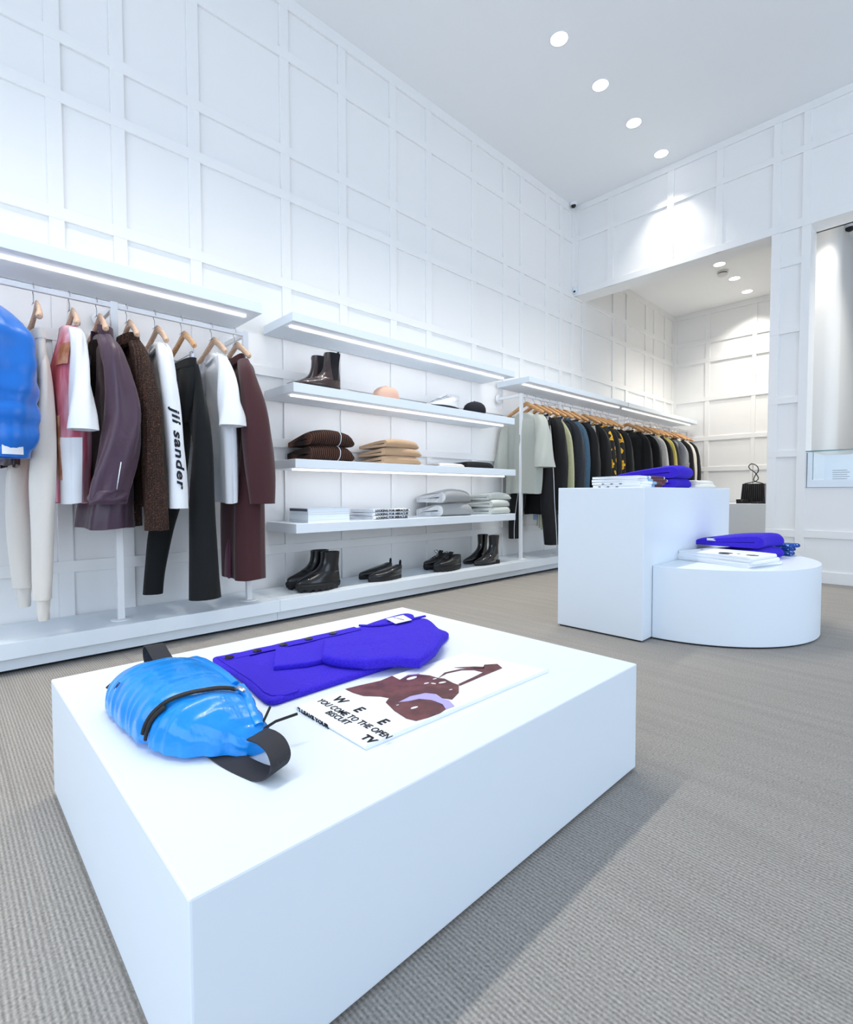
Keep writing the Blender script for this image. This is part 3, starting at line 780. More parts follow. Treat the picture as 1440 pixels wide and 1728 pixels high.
hanger(0.955, 'golden varnished hanger with clip rod holding the black trousers', F['wood'], clip=True, group=PG)
near = [(1.41, 0.965, 0.024, 0.09, 0.088), (1.33, 0.978, 0.032, 0.09, 0.095), (1.20, 0.99, 0.038, 0.08, 0.115), (1.01, 0.997, 0.044, 0.06, 0.135), (0.71, 0.995, 0.06, 0.055, 0.14), (0.40, 0.999, 0.072, 0.05, 0.14), (0.215, 1.003, 0.08, 0.05, 0.14)]
farl = [(1.41, 0.955, 0.024, 0.09, 0.088), (1.33, 0.96, 0.034, 0.088, 0.095), (1.15, 0.975, 0.045, 0.075, 0.11), (0.87, 0.945, 0.06, 0.055, 0.125), (0.71, 0.915, 0.062, 0.05, 0.125), (0.55, 0.872, 0.06, 0.05, 0.125), (0.36, 0.842, 0.05, 0.045, 0.125), (0.228, 0.828, 0.047, 0.045, 0.125)]
g = legs('black wide wool trousers with ring pull hung from clips', 0.955, near, farl, F['black_wool'], 1.44, ph=0.6)
rg = MB(); n = 24
rg.tube([(RX + 0.04 + 0.0 * k, 0.916 + 0.02 * math.sin(2 * PI * k / n), 1.275 + 0.026 * math.cos(2 * PI * k / n)) for k in range(n + 1)], 0.0022, 6, cap=False)
rg.build('ring', M['chrome'], g, True)

hanger(1.111, 'pale wooden hanger holding the plain white short-sleeve tee', F['pale_wood'], group=PG)
g = garment('plain white short-sleeve tee between black trousers and burgundy coat', 't-shirt', 1.111,
            sh(1.515, 1.125, 0.04, 0.185, [(1.3, 1.14, 0.043, 0.185), (1.1, 1.15, 0.046, 0.18), (0.95, 1.155, 0.044, 0.178), (0.8, 1.157, 0.04, 0.175), (0.71, 1.157, 0.036, 0.172)]),
            [(1.485, 1.108, 0.022, 0.048, 0.13), (1.43, 1.104, 0.03, 0.052, 0.175), (1.34, 1.107, 0.042, 0.056, 0.205), (1.23, 1.113, 0.054, 0.06, 0.222), (1.165, 1.118, 0.062, 0.063, 0.232), (1.11, 1.117, 0.066, 0.064, 0.238)],
            F['white_jersey'], name='tee_shirt', fold=0.009, sfold=0.003, collar=(1.503, 0.075, 0.032, 0.015, 0.045))

hanger(1.24, 'pale wooden hanger inside the burgundy coat collar', F['pale_wood'], group=PG)
g = garment('long burgundy wool coat at the right end of the coloured rail', 'coat', 1.24,
            sh(1.515, 1.255, 0.04, 0.19, [(1.3, 1.27, 0.05, 0.19), (1.1, 1.275, 0.055, 0.19), (0.87, 1.268, 0.07, 0.19), (0.7, 1.264, 0.085, 0.188), (0.47, 1.264, 0.088, 0.185), (0.285, 1.266, 0.088, 0.185)]),
            [(1.485, 1.225, 0.022, 0.045, 0.14), (1.43, 1.213, 0.032, 0.052, 0.19), (1.357, 1.217, 0.042, 0.056, 0.215), (1.237, 1.234, 0.06, 0.06, 0.235), (1.114, 1.247, 0.074, 0.062, 0.24), (0.99, 1.256, 0.08, 0.062, 0.242), (0.864, 1.264, 0.078, 0.06, 0.242), (0.706, 1.275, 0.064, 0.056, 0.24)],
            F['burgundy_wool'], name='wool_coat', fold=0.008, sfold=0.002, ph=0.8, collar=(1.49, 0.085, 0.048, 0.045, 0.035))
MB().loft(torso_rings([(0.62, 1.20, 0.006, 0.02), (0.5, 1.188, 0.01, 0.028), (0.38, 1.182, 0.012, 0.034), (0.29, 1.18, 0.013, 0.036)], 0, 0.0)).build('lining', F['burgundy_lining'], g, True)
for v in g.children[-1].data.vertices: v.co.x += 0.125

# ---- rear rails
HG = 'hangers on the rear clothes rails'
hanger(4.02, 'wooden hanger holding the sage grey tee at the near end', F['wood'], False, group=HG)
g = garment('sage grey short-sleeve sweatshirt on the near end of rear rail', 'sweatshirt', 4.02,
            sh(1.505, 4.005, 0.05, 0.20, [(1.3, 4.0, 0.055, 0.20), (1.05, 4.005, 0.055, 0.20), (0.88, 4.0, 0.055, 0.20), (0.755, 3.99, 0.05, 0.195)]),
            [(1.475, 4.01, 0.03, 0.05, 0.14), (1.41, 3.99, 0.045, 0.06, 0.195), (1.32, 3.965, 0.055, 0.066, 0.225), (1.19, 3.945, 0.075, 0.07, 0.25), (1.07, 3.93, 0.10, 0.075, 0.27), (0.99, 3.925, 0.115, 0.078, 0.28)],
            F['sage_fleece'], name='sweatshirt', fold=0.008, sfold=0.004, collar=(1.493, 0.08, 0.038, 0.018, 0.045), farshift=0.02)
hanger(4.16, 'wooden hanger with clip rod of the white-piped black trousers', F['wood'], False, clip=True, group=HG)
near = [(1.39, 4.165, 0.025, 0.07, 0.10), (1.2, 4.175, 0.04, 0.066, 0.13), (0.96, 4.19, 0.065, 0.062, 0.14), (0.71, 4.19, 0.10, 0.058, 0.15), (0.46, 4.21, 0.10, 0.055, 0.16), (0.27, 4.225, 0.085, 0.052, 0.165)]
farl = [(1.39, 4.15, 0.025, 0.07, 0.10), (1.1, 4.14, 0.05, 0.066, 0.13), (0.75, 4.11, 0.09, 0.06, 0.14), (0.6, 4.09, 0.092, 0.055, 0.145), (0.45, 4.075, 0.085, 0.05, 0.15), (0.32, 4.07, 0.08, 0.05, 0.15)]
legs('black wide trousers with white side piping behind the sage tee', 4.16, near, farl, F['black_cotton'], 1.435, ph=1.4, stripe=F['label_white'])

def plain(y, yr, label, cat, m, name, length=0.85, sl=0.8, collar=True, ty=0.04, ph=0.0, hl=None, narrow=0.0, hm='wood', short=False):
    """a garment on the rear rails: y hook, yr outer sleeve position"""
    if hl: hanger(y, hl, F[hm], False, group=HG)
    zb = 1.5 - length; zs = 1.5 - sl; sy = y + (yr - 0.05 - y) * 0.8
    w = 0.19 - narrow
    tor = sh(1.505, y, ty, w, [(1.25, y, ty, w), (1.0, y, ty * 1.05, w), ((1.0 + zb) / 2, y, ty * 1.05, w), (zb, y, ty * 1.05, w)])
    slv = [(1.475, y, 0.024, 0.045, 0.13 - narrow), (1.41, (y + sy) / 2, 0.036, 0.052, 0.19 - narrow), (1.3, sy, 0.044, 0.056, 0.225 - narrow), (1.15, sy, 0.048, 0.058, 0.238 - narrow),
           (max(1.0, zs + 0.08), sy, 0.05, 0.06, 0.244 - narrow), (zs, sy - 0.01, 0.048, 0.056, 0.245 - narrow)]
    return garment(label, cat, y, tor, slv, m, name=name, fold=0.006, sfold=0.003, ph=ph, collar=(1.49, 0.08, 0.04, 0.035, 0.03) if collar else None)

plain(4.285, 4.30, 'black jacket next to the pale olive fluffy piece', 'jacket', F['black_cotton'], 'jacket', 0.95, 0.9, hl='wooden hanger holding the black jacket beside the pale olive piece', ph=0.3)
hanger(4.405, 'wooden hanger with clip rod of the pale olive fluffy piece', F['wood'], False, clip=True, group=HG)
t = thing('fluffy_skirt', 'long pale olive fluffy knitted skirt clipped among black clothes', 'skirt', (RX, 4.405, 1.44), None)
MB().loft(hollow(torso_rings([(1.45, 4.405, 0.02, 0.17), (1.3, 4.405, 0.034, 0.255), (1.0, 4.41, 0.042, 0.285), (0.7, 4.41, 0.044, 0.285), (0.55, 4.41, 0.044, 0.285)], 0.5, 0.008)), True, True).build('body', F['olive_fluff'], t, True, angle=1.0)
bx = MB()
for k in range(9):
    yy = 4.375 + 0.0075 * k; xx = RX - 0.10 + 0.022 * k
    bx.tube([(xx, yy, 0.57), (xx + 0.004, yy, 0.50), (xx - 0.003, yy, 0.43 - 0.02 * (k % 3))], 0.008, 6)
bx.build('fringe', F['olive_fluff'], t, True)
MB().box(RX - 0.13, RX - 0.075, 4.345, 4.347, 0.49, 0.60).build('swing_tag', mat('pale_blue_card', rgb(176, 196, 224), 0.6), t)

plain(4.54, 4.63, 'charcoal knit sweater left of the teal denim jacket', 'sweater', F['charcoal_knit'], 'knit_sweater', 0.88, 0.92, hl='wooden hanger holding the charcoal knit sweater', ph=0.9, ty=0.05)
plain(4.68, 4.72, 'teal blue denim jacket between charcoal knit and black coat', 'jacket', F['denim'], 'denim_jacket', 0.82, 0.9, hl='wooden hanger holding the teal denim jacket', ph=1.7)
plain(4.83, 4.94, 'black wool coat right of the teal denim jacket', 'coat', F['black_wool'], 'wool_coat', 1.0, 0.9, hl='long wooden hanger jutting out above the black wool coat', ph=0.1, ty=0.05)
t = thing('scarf', 'thin cream scarf edge between two black coats on rear rail', 'scarf', (RX, 4.985, 1.44))
MB().loft(torso_rings([(1.46, 4.985, 0.006, 0.19), (1.3, 4.985, 0.008, 0.212), (1.1, 4.985, 0.008, 0.215)], 0, 0.0)).build('body', F['grey_marl'], t, True)
plain(5.08, 5.185, 'black coat left of the first yellow floral dress', 'coat', F['black_cotton'], 'coat', 0.98, 0.9, hl='wooden hanger holding the black coat left of the floral dress', ph=2.1)
plain(5.215, 5.28, 'black dress with yellow flowers, nearer of the two floral pieces', 'dress', F['floral'], 'floral_dress', 0.95, 0.75, hl='wooden hanger holding the nearer yellow floral dress', ph=0.5)
plain(5.345, 5.40, 'black shirt hanging between the two yellow floral pieces', 'shirt', F['black_cotton'], 'shirt', 0.9, 0.88, hl='wooden hanger holding the black shirt between the floral pieces', ph=1.1)
plain(5.475, 5.52, 'black dress with yellow flowers, farther of the two floral pieces', 'dress', F['floral'], 'floral_dress', 1.0, 0.9, hl='wooden hanger holding the farther yellow floral dress', ph=2.6, narrow=0.01)
plain(5.62, 5.71, 'black blazer at the far end of the rail with floral dresses', 'blazer', F['black_wool'], 'blazer', 0.9, 0.85, hl='wooden hanger holding the black blazer past the floral dresses', ph=0.2)
g = plain(6.13, 6.22, 'black shirt with open collar, first on the farthest rail', 'shirt', F['black_cotton'], 'shirt', 0.85, 0.8, hl='wooden hanger inside the collar of the first black shirt', ph=0.7, ty=0.06)
MB().box(RX - 0.035, RX + 0.035, 6.088, 6.092, 1.45, 1.475).build('neck_label', F['label_white'], g)
plain(6.36, 6.50, 'black jacket, second on the farthest rail left of pale grey knit', 'jacket', F['black_wool'], 'jacket', 0.9, 0.85, hl='wooden hanger jutting out over the second black jacket', ph=1.4, ty=0.05)
plain(6.60, 6.71, 'pale grey marl knit on the farthest rail', 'sweater', F['grey_marl'], 'knit_sweater', 0.8, 0.85, hl='wooden hanger holding the pale grey marl knit', ph=0.4)
plain(6.76, 6.87, 'black cardigan between pale grey knit and mustard knit', 'cardigan', F['black_cotton'], 'cardigan', 0.85, 0.85, hl='wooden hanger holding the black cardigan left of mustard knit', ph=2.2)
plain(6.91, 6.99, 'mustard yellow knit on the farthest rail', 'sweater', F['yellow_knit'], 'knit_sweater', 0.85, 0.85, hl='wooden hanger holding the mustard yellow knit', ph=0.9)
plain(7.03, 7.10, 'charcoal jacket right of the mustard knit', 'jacket', F['charcoal_knit'], 'jacket', 0.9, 0.86, hl='wooden hanger holding the charcoal jacket by the mustard knit', ph=1.9)
plain(7.25, 7.42, 'mid grey short-sleeve tee on the farthest rail', 't-shirt', F['mid_grey'], 'tee_shirt', 0.75, 0.42, hl='wooden hanger holding the mid grey tee', ph=1.2, ty=0.06)
plain(7.50, 7.60, 'black top right of the mid grey tee', 'shirt', F['black_cotton'], 'shirt', 0.85, 0.85, hl='wooden hanger holding the black top right of the grey tee', ph=0.3)
plain(7.63, 7.69, 'cream blouse between two black tops at the far rail end', 'blouse', F['cream_knit'], 'blouse', 0.8, 0.8, hl='wooden hanger holding the cream blouse', ph=2.5)
plain(7.77, 7.84, 'black coat, last garment on the farthest rail', 'coat', F['black_wool'], 'coat', 1.0, 0.85, hl='wooden hanger holding the last black coat', ph=1.0)
# ------------------------------------------------------------------ folded knitwear and tees
def folded(name, label, cat, cx, cy, z0, D, L, T, m, group=None, rot=0.0, taper=0.4, gap=0.22, sag=0.10, seed=0, nfold=1, endr=True):
    """a garment folded over: U-turn facing local +x, layered edges facing local -y"""
    t = thing(name, label, cat, (cx, cy, z0), group)
    rnd = random.Random(seed)
    g = gap * T; ly = (T - g) / 2
    out = []
    hb = D / 2
    for k in range(9): out.append((-hb + (D - T / 2) * k / 8, 0.0))
    for k in range(1, 10):
        a = -PI / 2 + PI * k / 10
        out.append((hb - T / 2 + T / 2 * math.cos(a), T / 2 + T / 2 * math.sin(a)))
    for k in range(9): out.append((hb - T / 2 - (D - T / 2) * k / 8, T))
    inn = []
    for k in range(9):
        u = k / 8; x = -hb + (D - T * 0.62) * u
        gg = g * (0.12 + 0.88 * u ** 2)
        inn.append((x, T / 2 + gg / 2))
    for k in range(1, 6):
        a = PI / 2 - PI * k / 6
        inn.append((hb - T * 0.62 + g * 0.5 * math.cos(a), T / 2 + g / 2 * math.sin(a)))
    inn += [(x, T - z) for x, z in reversed(inn[:9])]
    prof = out + inn  # closed hairpin outline
    ca, sa = math.cos(rot), math.sin(rot)
    rings = []
    N = 15
    p1, p2 = rnd.random() * 6, rnd.random() * 6
    for i in range(N):
        v = i / (N - 1); y = -L / 2 + L * v
        e = 1.0
        if endr:
            e = 1 - 0.45 * max(0, (v - 0.82) / 0.18) ** 2.2 - 0.12 * max(0, (0.1 - v) / 0.1) ** 2
        r = []
        for x, z in prof:
            u = (x + hb) / D
            tp = 1 - taper * (1 - u) ** 1.6 - sag * (1 - math.sin(PI * min(1, 0.15 + 0.8 * v)))
            zz = z * tp * e + (0.02 * T * (0.6 * math.sin(9 * u + p1 + 5 * v) + 0.8 * math.sin(7 * v + p2)) if z > T * 0.3 else 0)
            xx = x + 0.012 * math.sin(3 * v + p2) * (0.3 + u) - (0.04 * D * max(0, (v - 0.85) / 0.15) ** 2 if u > 0.8 else 0)
            yy = y + 0.004 * math.sin(8 * u + p1)
            r.append((cx + xx * ca - yy * sa, cy + xx * sa + yy * ca, z0 + max(0.0005, zz)))
        rings.append(r)
    MB().loft(rings).build('body', m, t, True, angle=1.1)
    return t, rings

# shoe bay, third shelf (top 0.968): brown and camel knits
for i, n in enumerate(('lower', 'upper')):
    t, rg = folded('folded_sweater', n + ' folded brown marl sweater with thin white ribbon on the shelf', 'sweater', 0.205, 1.845, 0.968 + 0.098 * i, 0.31, 0.31, 0.104, F['brown_fold'], 'folded brown sweaters', seed=i, taper=0.3 if i == 0 else 0.5, sag=0.15 + 0.2 * i, gap=0.1)
    rr = rg[9]; MB().tube([Vector(p) + Vector((0.003 if 8 < k < 17 else 0, 0, 0.002 if k > 12 else 0)) for k, p in enumerate(rr[5:24])], 0.0028, 6).build('ribbon', F['label_white'], t, True)
for i, n in enumerate(('bottom', 'middle', 'top')):
    folded('folded_sweater', n + ' one of three folded camel sweaters', 'sweater', 0.205, 2.435, 0.968 + 0.059 * i, 0.32, 0.335, 0.062, F['camel'], 'folded camel sweaters', seed=5 + i, taper=0.5, gap=0.16, sag=0.12 + 0.1 * i)
t, _ = folded('folded_shirt', 'flat folded off-white shirt beside the camel sweaters', 'shirt', 0.20, 2.96, 0.968, 0.30, 0.26, 0.028, mat('offwhite_cotton', rgb(236, 226, 220), 0.85, 'noise', 60, 0.2), taper=0.3)
t, _ = folded('folded_knit', 'small folded black knit at the right end of the third shelf', 'knitwear', 0.21, 3.32, 0.968, 0.26, 0.31, 0.056, F['black_cotton'], taper=0.2, gap=0.08, sag=0.03)

# fourth shelf (top 0.578)
def flat_box(z0, z1, label, inset=0.0):
    t = thing('flat_box', label, 'box', (0.21, 1.825, z0), 'white flat boxes')
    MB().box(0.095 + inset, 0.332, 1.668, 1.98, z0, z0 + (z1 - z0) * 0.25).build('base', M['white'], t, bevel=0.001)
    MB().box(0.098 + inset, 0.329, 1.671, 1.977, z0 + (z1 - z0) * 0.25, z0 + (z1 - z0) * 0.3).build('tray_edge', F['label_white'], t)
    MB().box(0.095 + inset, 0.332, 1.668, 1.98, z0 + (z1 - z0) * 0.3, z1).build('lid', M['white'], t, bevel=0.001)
    return t
flat_box(0.578, 0.628, 'lower white flat box of two at the left of the bottom shelf')
t = flat_box(0.629, 0.668, 'upper white flat box of two, left end darkened for shade', 0.004)
MB().box(0.105, 0.322, 1.6672, 1.668, 0.648, 0.664).build('shaded_end', mat('shaded_card', rgb(90, 92, 104), 0.8), t)  # dark plate standing in for the shade on this box end
for i, n in enumerate(('bottom', 'middle', 'top')):
    z0 = 0.578 + 0.0245 * i
    t, rg = folded('folded_tee', n + ' folded white tee reading looking for miracles', 't-shirt', 0.20, 2.345, z0, 0.29, 0.33, 0.026, F['white_jersey'], 'folded slogan tees', seed=11 + i, taper=0.15, gap=0.06, sag=0.02)
    g = MB(); add_text(g, 'LOOKING FOR MIRACLES', 0.021, lambda x, y, z: (z, 2.196 + x * 0.98, z0 + 0.0045 + y), offset=0.0011, extrude=0.001)
    w = max(v[1] for v in g.v) - 2.196
    g.v = [(a, 2.196 + (b - 2.196) * 0.29 / w, c) for a, b, c in g.v]
    def front_x(y):
        f = min(13.99, max(0, (y - (2.345 - 0.165)) / 0.33 * 14)); k = int(f)
        return max(p[0] for p in rg[k]) * (1 - f + k) + max(p[0] for p in rg[k + 1]) * (f - k)
    g.v = [(front_x(b) + 0.0006 + a * 0.3, b, c) for a, b, c in g.v]
    g.build('lettering', F['ink'], t)
for i, n in enumerate(('lower', 'upper')):
    folded('folded_sweater', n + ' of two thick folded pale grey ribbed sweaters', 'sweater', 0.20, 3.02, 0.578 + 0.108 * i, 0.32, 0.34, 0.112, F['grey_rib'], 'folded pale grey sweaters', seed=21 + i, taper=0.45, gap=0.12, sag=0.14 + 0.16 * i)
for i, n in enumerate(('bottom', 'middle', 'top')):
    folded('folded_sweatshirt', n + ' one of three folded pale sage sweatshirts', 'sweatshirt', 0.20, 3.57, 0.578 + 0.062 * i, 0.32, 0.29, 0.066, F['sage_fold'], 'folded sage sweatshirts', seed=31 + i, taper=0.45, gap=0.15, sag=0.12 + 0.1 * i)

# ------------------------------------------------------------------ shoes
F['leather'] = mat('black_leather', rgb(16, 16, 20), 0.28, 'noise', 90, 0.12, coat=0.3, dist=0.002)
F['patent'] = mat('black_patent_leather', rgb(12, 12, 15), 0.12, 'noise', 30, 0.1, coat=0.8, dist=0.003)
F['brown_leather'] = mat('dark_brown_leather', rgb(58, 42, 42), 0.25, 'noise', 60, 0.12, coat=0.4, dist=0.002)
F['rubber'] = mat('black_rubber', rgb(20, 20, 22), 0.6, 'noise', 120, 0.2)
F['elastic'] = mat('black_elastic', rgb(22, 20, 26), 0.8, 'ribs', 160, 0.5, axis='Y')
F['white_leather'] = mat('white_leather', rgb(236, 236, 238), 0.45, 'noise', 80, 0.1)

def outline(x, yh, z, heel, toe, hw, n=40, ph=0.0, point=0.85, scallop=0.0):
    """plan outline of a shoe with its toe towards -y; heel / toe are distances from yh"""
    r = []
    L = toe - heel
    for k in range(n):
        a = 2 * PI * k / n
        u = (1 - math.cos(a)) / 2
        w = hw * (0.80 + 0.32 * math.sin(PI * min(1, max(0, u * 1.15 - 0.15))) - 0.22 * max(0, u - 0.78) / 0.22)
        if L < 0.2: w = hw
        r.append((x + w * spow(math.sin(a), point), yh - heel - L * u, z + scallop * (0.5 + 0.5 * math.sin(14 * PI * u))))
    return r

def shoe(name, label, cat, x, yh, zb, upper, um, sole, sm, group, extras=None, scallop=0.0, per=4, heel_block=None, point=0.85):
    t = thing(name, label, cat, (x, yh - 0.15, zb), group)
    rr = [outline(x, yh, zb + z, h, to, hw, point=point) for z, h, to, hw in catmull(upper, per)]
    last = rr[-1]; cx = sum(p[0] for p in last) / 40; cy = sum(p[1] for p in last) / 40
    if upper[-1][2] - upper[-1][1] < 0.2:
        rr += [[(cx + (p[0] - cx) * 0.9, cy + (p[1] - cy) * 0.92, p[2]) for p in last], [(cx + (p[0] - cx) * 0.88, cy + (p[1] - cy) * 0.9, p[2] - 0.07) for p in last]]
    MB().loft(rr).build('upper', um, t, True, angle=1.1)
    s = MB()
    ss = []
    for i, (z, h, to, hw) in enumerate(sole):
        ss.append(outline(x, yh, zb + z, h, to, hw, n=140, scallop=scallop if i == 0 else 0, point=point))
    s.loft(ss); s.build('sole', sm, t, True, angle=0.6)
    if heel_block:
        h0, h1, hh, hw = heel_block
        q = [(x + hw * spow(math.sin(a), 0.7), yh - (h0 + h1) / 2 + (h1 - h0) / 2 * spow(math.cos(a), 0.6)) for a in [2 * PI * k / 20 for k in range(20)]]
        MB().prism(q, zb, zb + hh).build('heel', sm, t, True, angle=0.6)
    if extras: extras(t, x, yh, zb)
    return t

def pull_tab(h, yo, w=0.012, hh=0.03, m=None):
    def f(t, x, yh, zb):
        MB().ribbon([(x, yh + yo - 0.004, zb + h - 0.02), (x, yh + yo + 0.001, zb + h + hh * 0.6), (x, yh + yo - 0.002, zb + h + hh), (x, yh + yo - 0.008, zb + h + hh * 0.6), (x, yh + yo - 0.008, zb + h - 0.01)], (1, 0, 0), w, 0.002).build('pull_tab', m or F['elastic'], t)
    return f

BZ = 0.142
# chunky black ankle boots
up = [(0.030, 0.006, 0.305, 0.050), (0.055, 0.0, 0.312, 0.053), (0.076, 0.0, 0.302, 0.050), (0.092, 0.002, 0.265, 0.048), (0.112, 0.006, 0.215, 0.045), (0.135, 0.010, 0.170, 0.043), (0.165, 0.012, 0.142, 0.043), (0.20, 0.008, 0.133, 0.045), (0.24, 0.004, 0.132, 0.047)]
so = [(0.0, 0.004, 0.300, 0.052), (0.02, -0.002, 0.316, 0.058), (0.042, -0.006, 0.322, 0.062), (0.052, 0.0, 0.316, 0.057)]
for x, dy, n in ((0.30, 0, 'front one of the chunky-soled pair'), (0.165, 0.005, 'rear one of the chunky-soled pair, nearer the wall')):
    shoe('ankle_boot', 'black leather ankle boot on the bench, ' + n, 'boot', x, 1.915 + dy, BZ, up, F['leather'], so, F['rubber'], 'chunky black ankle boots', scallop=0.018)
# black slip-ons with heel loops
up = [(0.016, 0.004, 0.298, 0.044), (0.035, 0.0, 0.300, 0.046), (0.050, 0.0, 0.285, 0.045), (0.062, 0.0, 0.235, 0.043), (0.075, 0.0, 0.16, 0.038), (0.088, 0.0, 0.085, 0.03), (0.096, 0.002, 0.05, 0.024)]
so = [(0.0, 0.0, 0.296, 0.044), (0.012, -0.001, 0.302, 0.047), (0.024, 0.0, 0.302, 0.0465)]
for x, dy, n in ((0.30, 0, 'front shoe of the pair'), (0.165, 0.02, 'rear shoe of the pair, nearer the wall')):
    shoe('slip_on_shoe', 'flat black slip-on with tall heel loop, ' + n, 'shoe', x, 2.456 + dy, BZ, up, F['leather'], so, F['rubber'], 'black slip-on shoes', extras=pull_tab(0.094, -0.004, 0.016, 0.036, F['rubber']))
# black lace-ups
up = [(0.028, 0.004, 0.300, 0.046), (0.05, 0.0, 0.306, 0.049), (0.068, 0.0, 0.295, 0.047), (0.082, 0.002, 0.235, 0.044), (0.096, 0.006, 0.165, 0.040), (0.108, 0.008, 0.125, 0.038), (0.118, 0.008, 0.11, 0.036)]
so = [(0.0, 0.004, 0.294, 0.047), (0.014, 0.0, 0.304, 0.052), (0.032, -0.002, 0.310, 0.054), (0.040, 0.0, 0.306, 0.051)]
def laces(t, x, yh, zb):
    b = MB()
    for k in range(4):
        yy = yh - 0.135 - 0.024 * k; zz = zb + 0.112 - 0.009 * k
        b.tube([(x - 0.028, yy, zz - 0.004), (x, yy + 0.004, zz + 0.008), (x + 0.028, yy - 0.006, zz - 0.004)], 0.003, 6)
    for s in (-1, 1):
        b.tube([(x, yh - 0.13, zb + 0.122), (x + s * 0.02, yh - 0.135, zb + 0.15), (x + s * 0.045, yh - 0.145, zb + 0.142), (x + s * 0.03, yh - 0.14, zb + 0.125), (x, yh - 0.13, zb + 0.122)], 0.0026, 6)
    b.build('laces', F['rubber'], t, True)
    MB().ribbon([(x, yh - 0.12, zb + 0.10), (x, yh - 0.115, zb + 0.13), (x, yh - 0.105, zb + 0.145)], (1, 0, 0), 0.045, 0.004).build('tongue', F['leather'], t)
for x, dy, n in ((0.30, 0, 'front shoe of the pair'), (0.165, 0.02, 'rear shoe of the pair, nearer the wall')):
    shoe('lace_up_shoe', 'chunky black derby lace-up on the bench, ' + n, 'shoe', x, 3.10 + dy, BZ, up, F['leather'], so, F['rubber'], 'black lace-up shoes', extras=laces, scallop=0.01)
# glossy slim boots
up = [(0.014, 0.006, 0.318, 0.040), (0.03, 0.0, 0.322, 0.042), (0.046, 0.0, 0.300, 0.041), (0.064, 0.002, 0.245, 0.040), (0.088, 0.008, 0.185, 0.038), (0.12, 0.014, 0.135, 0.036), (0.155, 0.016, 0.115, 0.035), (0.20, 0.01, 0.115, 0.037), (0.248, 0.004, 0.118, 0.040)]
so = [(0.006, 0.09, 0.312, 0.038), (0.012, 0.004, 0.322, 0.043), (0.02, 0.004, 0.320, 0.042)]
for x, dy, n in ((0.30, 0, 'front one'), (0.165, 0.01, 'rear one nearer the wall')):
    shoe('ankle_boot', 'glossy slim black block-heeled ankle boot, ' + n, 'boot', x, 3.598 + dy, BZ, up, F['patent'], so, F['rubber'], 'glossy slim black boots', heel_block=(0.004, 0.085, 0.03, 0.036))
# brown chelsea boots on the upper shelf
up = [(0.016, 0.004, 0.298, 0.046), (0.032, 0.0, 0.304, 0.049), (0.05, 0.0, 0.275, 0.047), (0.066, 0.0, 0.225, 0.044), (0.09, 0.004, 0.175, 0.041), (0.12, 0.008, 0.14, 0.038), (0.16, 0.012, 0.122, 0.037), (0.20, 0.012, 0.116, 0.039), (0.245, 0.012, 0.114, 0.041)]
so = [(0.0, 0.0, 0.298, 0.046), (0.010, -0.003, 0.310, 0.053), (0.022, -0.003, 0.308, 0.052)]
def chelsea(t, x, yh, zb):
    for s in (-1, 1):
        b = MB(); rings = []
        for z in (0.07, 0.12, 0.17, 0.22, 0.243):
            w = 0.046 - 0.006 * math.sin(PI * (z - 0.07) / 0.2)
            d = 0.016 + 0.022 * (z - 0.07) / 0.17
            rings.append([(x + s * (w - 0.002), yh - 0.062 - d, zb + z), (x + s * (w + 0.0015), yh - 0.062, zb + z), (x + s * (w - 0.002), yh - 0.062 + d, zb + z), (x + s * (w - 0.006), yh - 0.062, zb + z)])
        b.loft(rings).build('elastic_gusset', F['elastic'], t, True)
    pull_tab(0.24, -0.012, 0.018, 0.026)(t, x, yh, zb)
for x, dy, n in ((0.285, 0, 'front one of the pair'), (0.165, -0.02, 'rear one at the shelf corner')):
    shoe('chelsea_boot', 'dark brown leather chelsea boot on the upper shelf, ' + n, 'boot', x, 1.945 + dy, 1.42, up, F['brown_leather'], so, F['rubber'], 'brown chelsea boots', extras=chelsea)
# white trainers
up = [(0.018, 0.0, 0.292, 0.044), (0.04, 0.0, 0.298, 0.046), (0.058, 0.0, 0.275, 0.045), (0.076, 0.0, 0.22, 0.042), (0.096, 0.002, 0.155, 0.038), (0.112, 0.004, 0.115, 0.035), (0.125, 0.004, 0.105, 0.034)]
so = [(0.0, 0.0, 0.292, 0.044), (0.01, -0.002, 0.302, 0.049), (0.03, -0.002, 0.302, 0.048)]
def wlaces(t, x, yh, zb):
    b = MB()
    for k in range(4):
        yy = yh - 0.135 - 0.024 * k; zz = zb + 0.115 - 0.011 * k
        b.tube([(x - 0.026, yy, zz - 0.004), (x, yy + 0.004, zz + 0.008), (x + 0.026, yy - 0.006, zz - 0.004)], 0.003, 6)
    b.build('laces', mat('grey_lace', rgb(205, 206, 212), 0.8), t, True)
for x, dy, n in ((0.275, 0, 'front shoe'), (0.155, 0.03, 'rear shoe nearer the wall')):
    shoe('trainer', 'white leather trainer with dark sole on the upper shelf, ' + n, 'shoe', x, 3.10 + dy, 1.42, up, F['white_leather'], so, F['rubber'], 'white trainers', extras=wlaces)

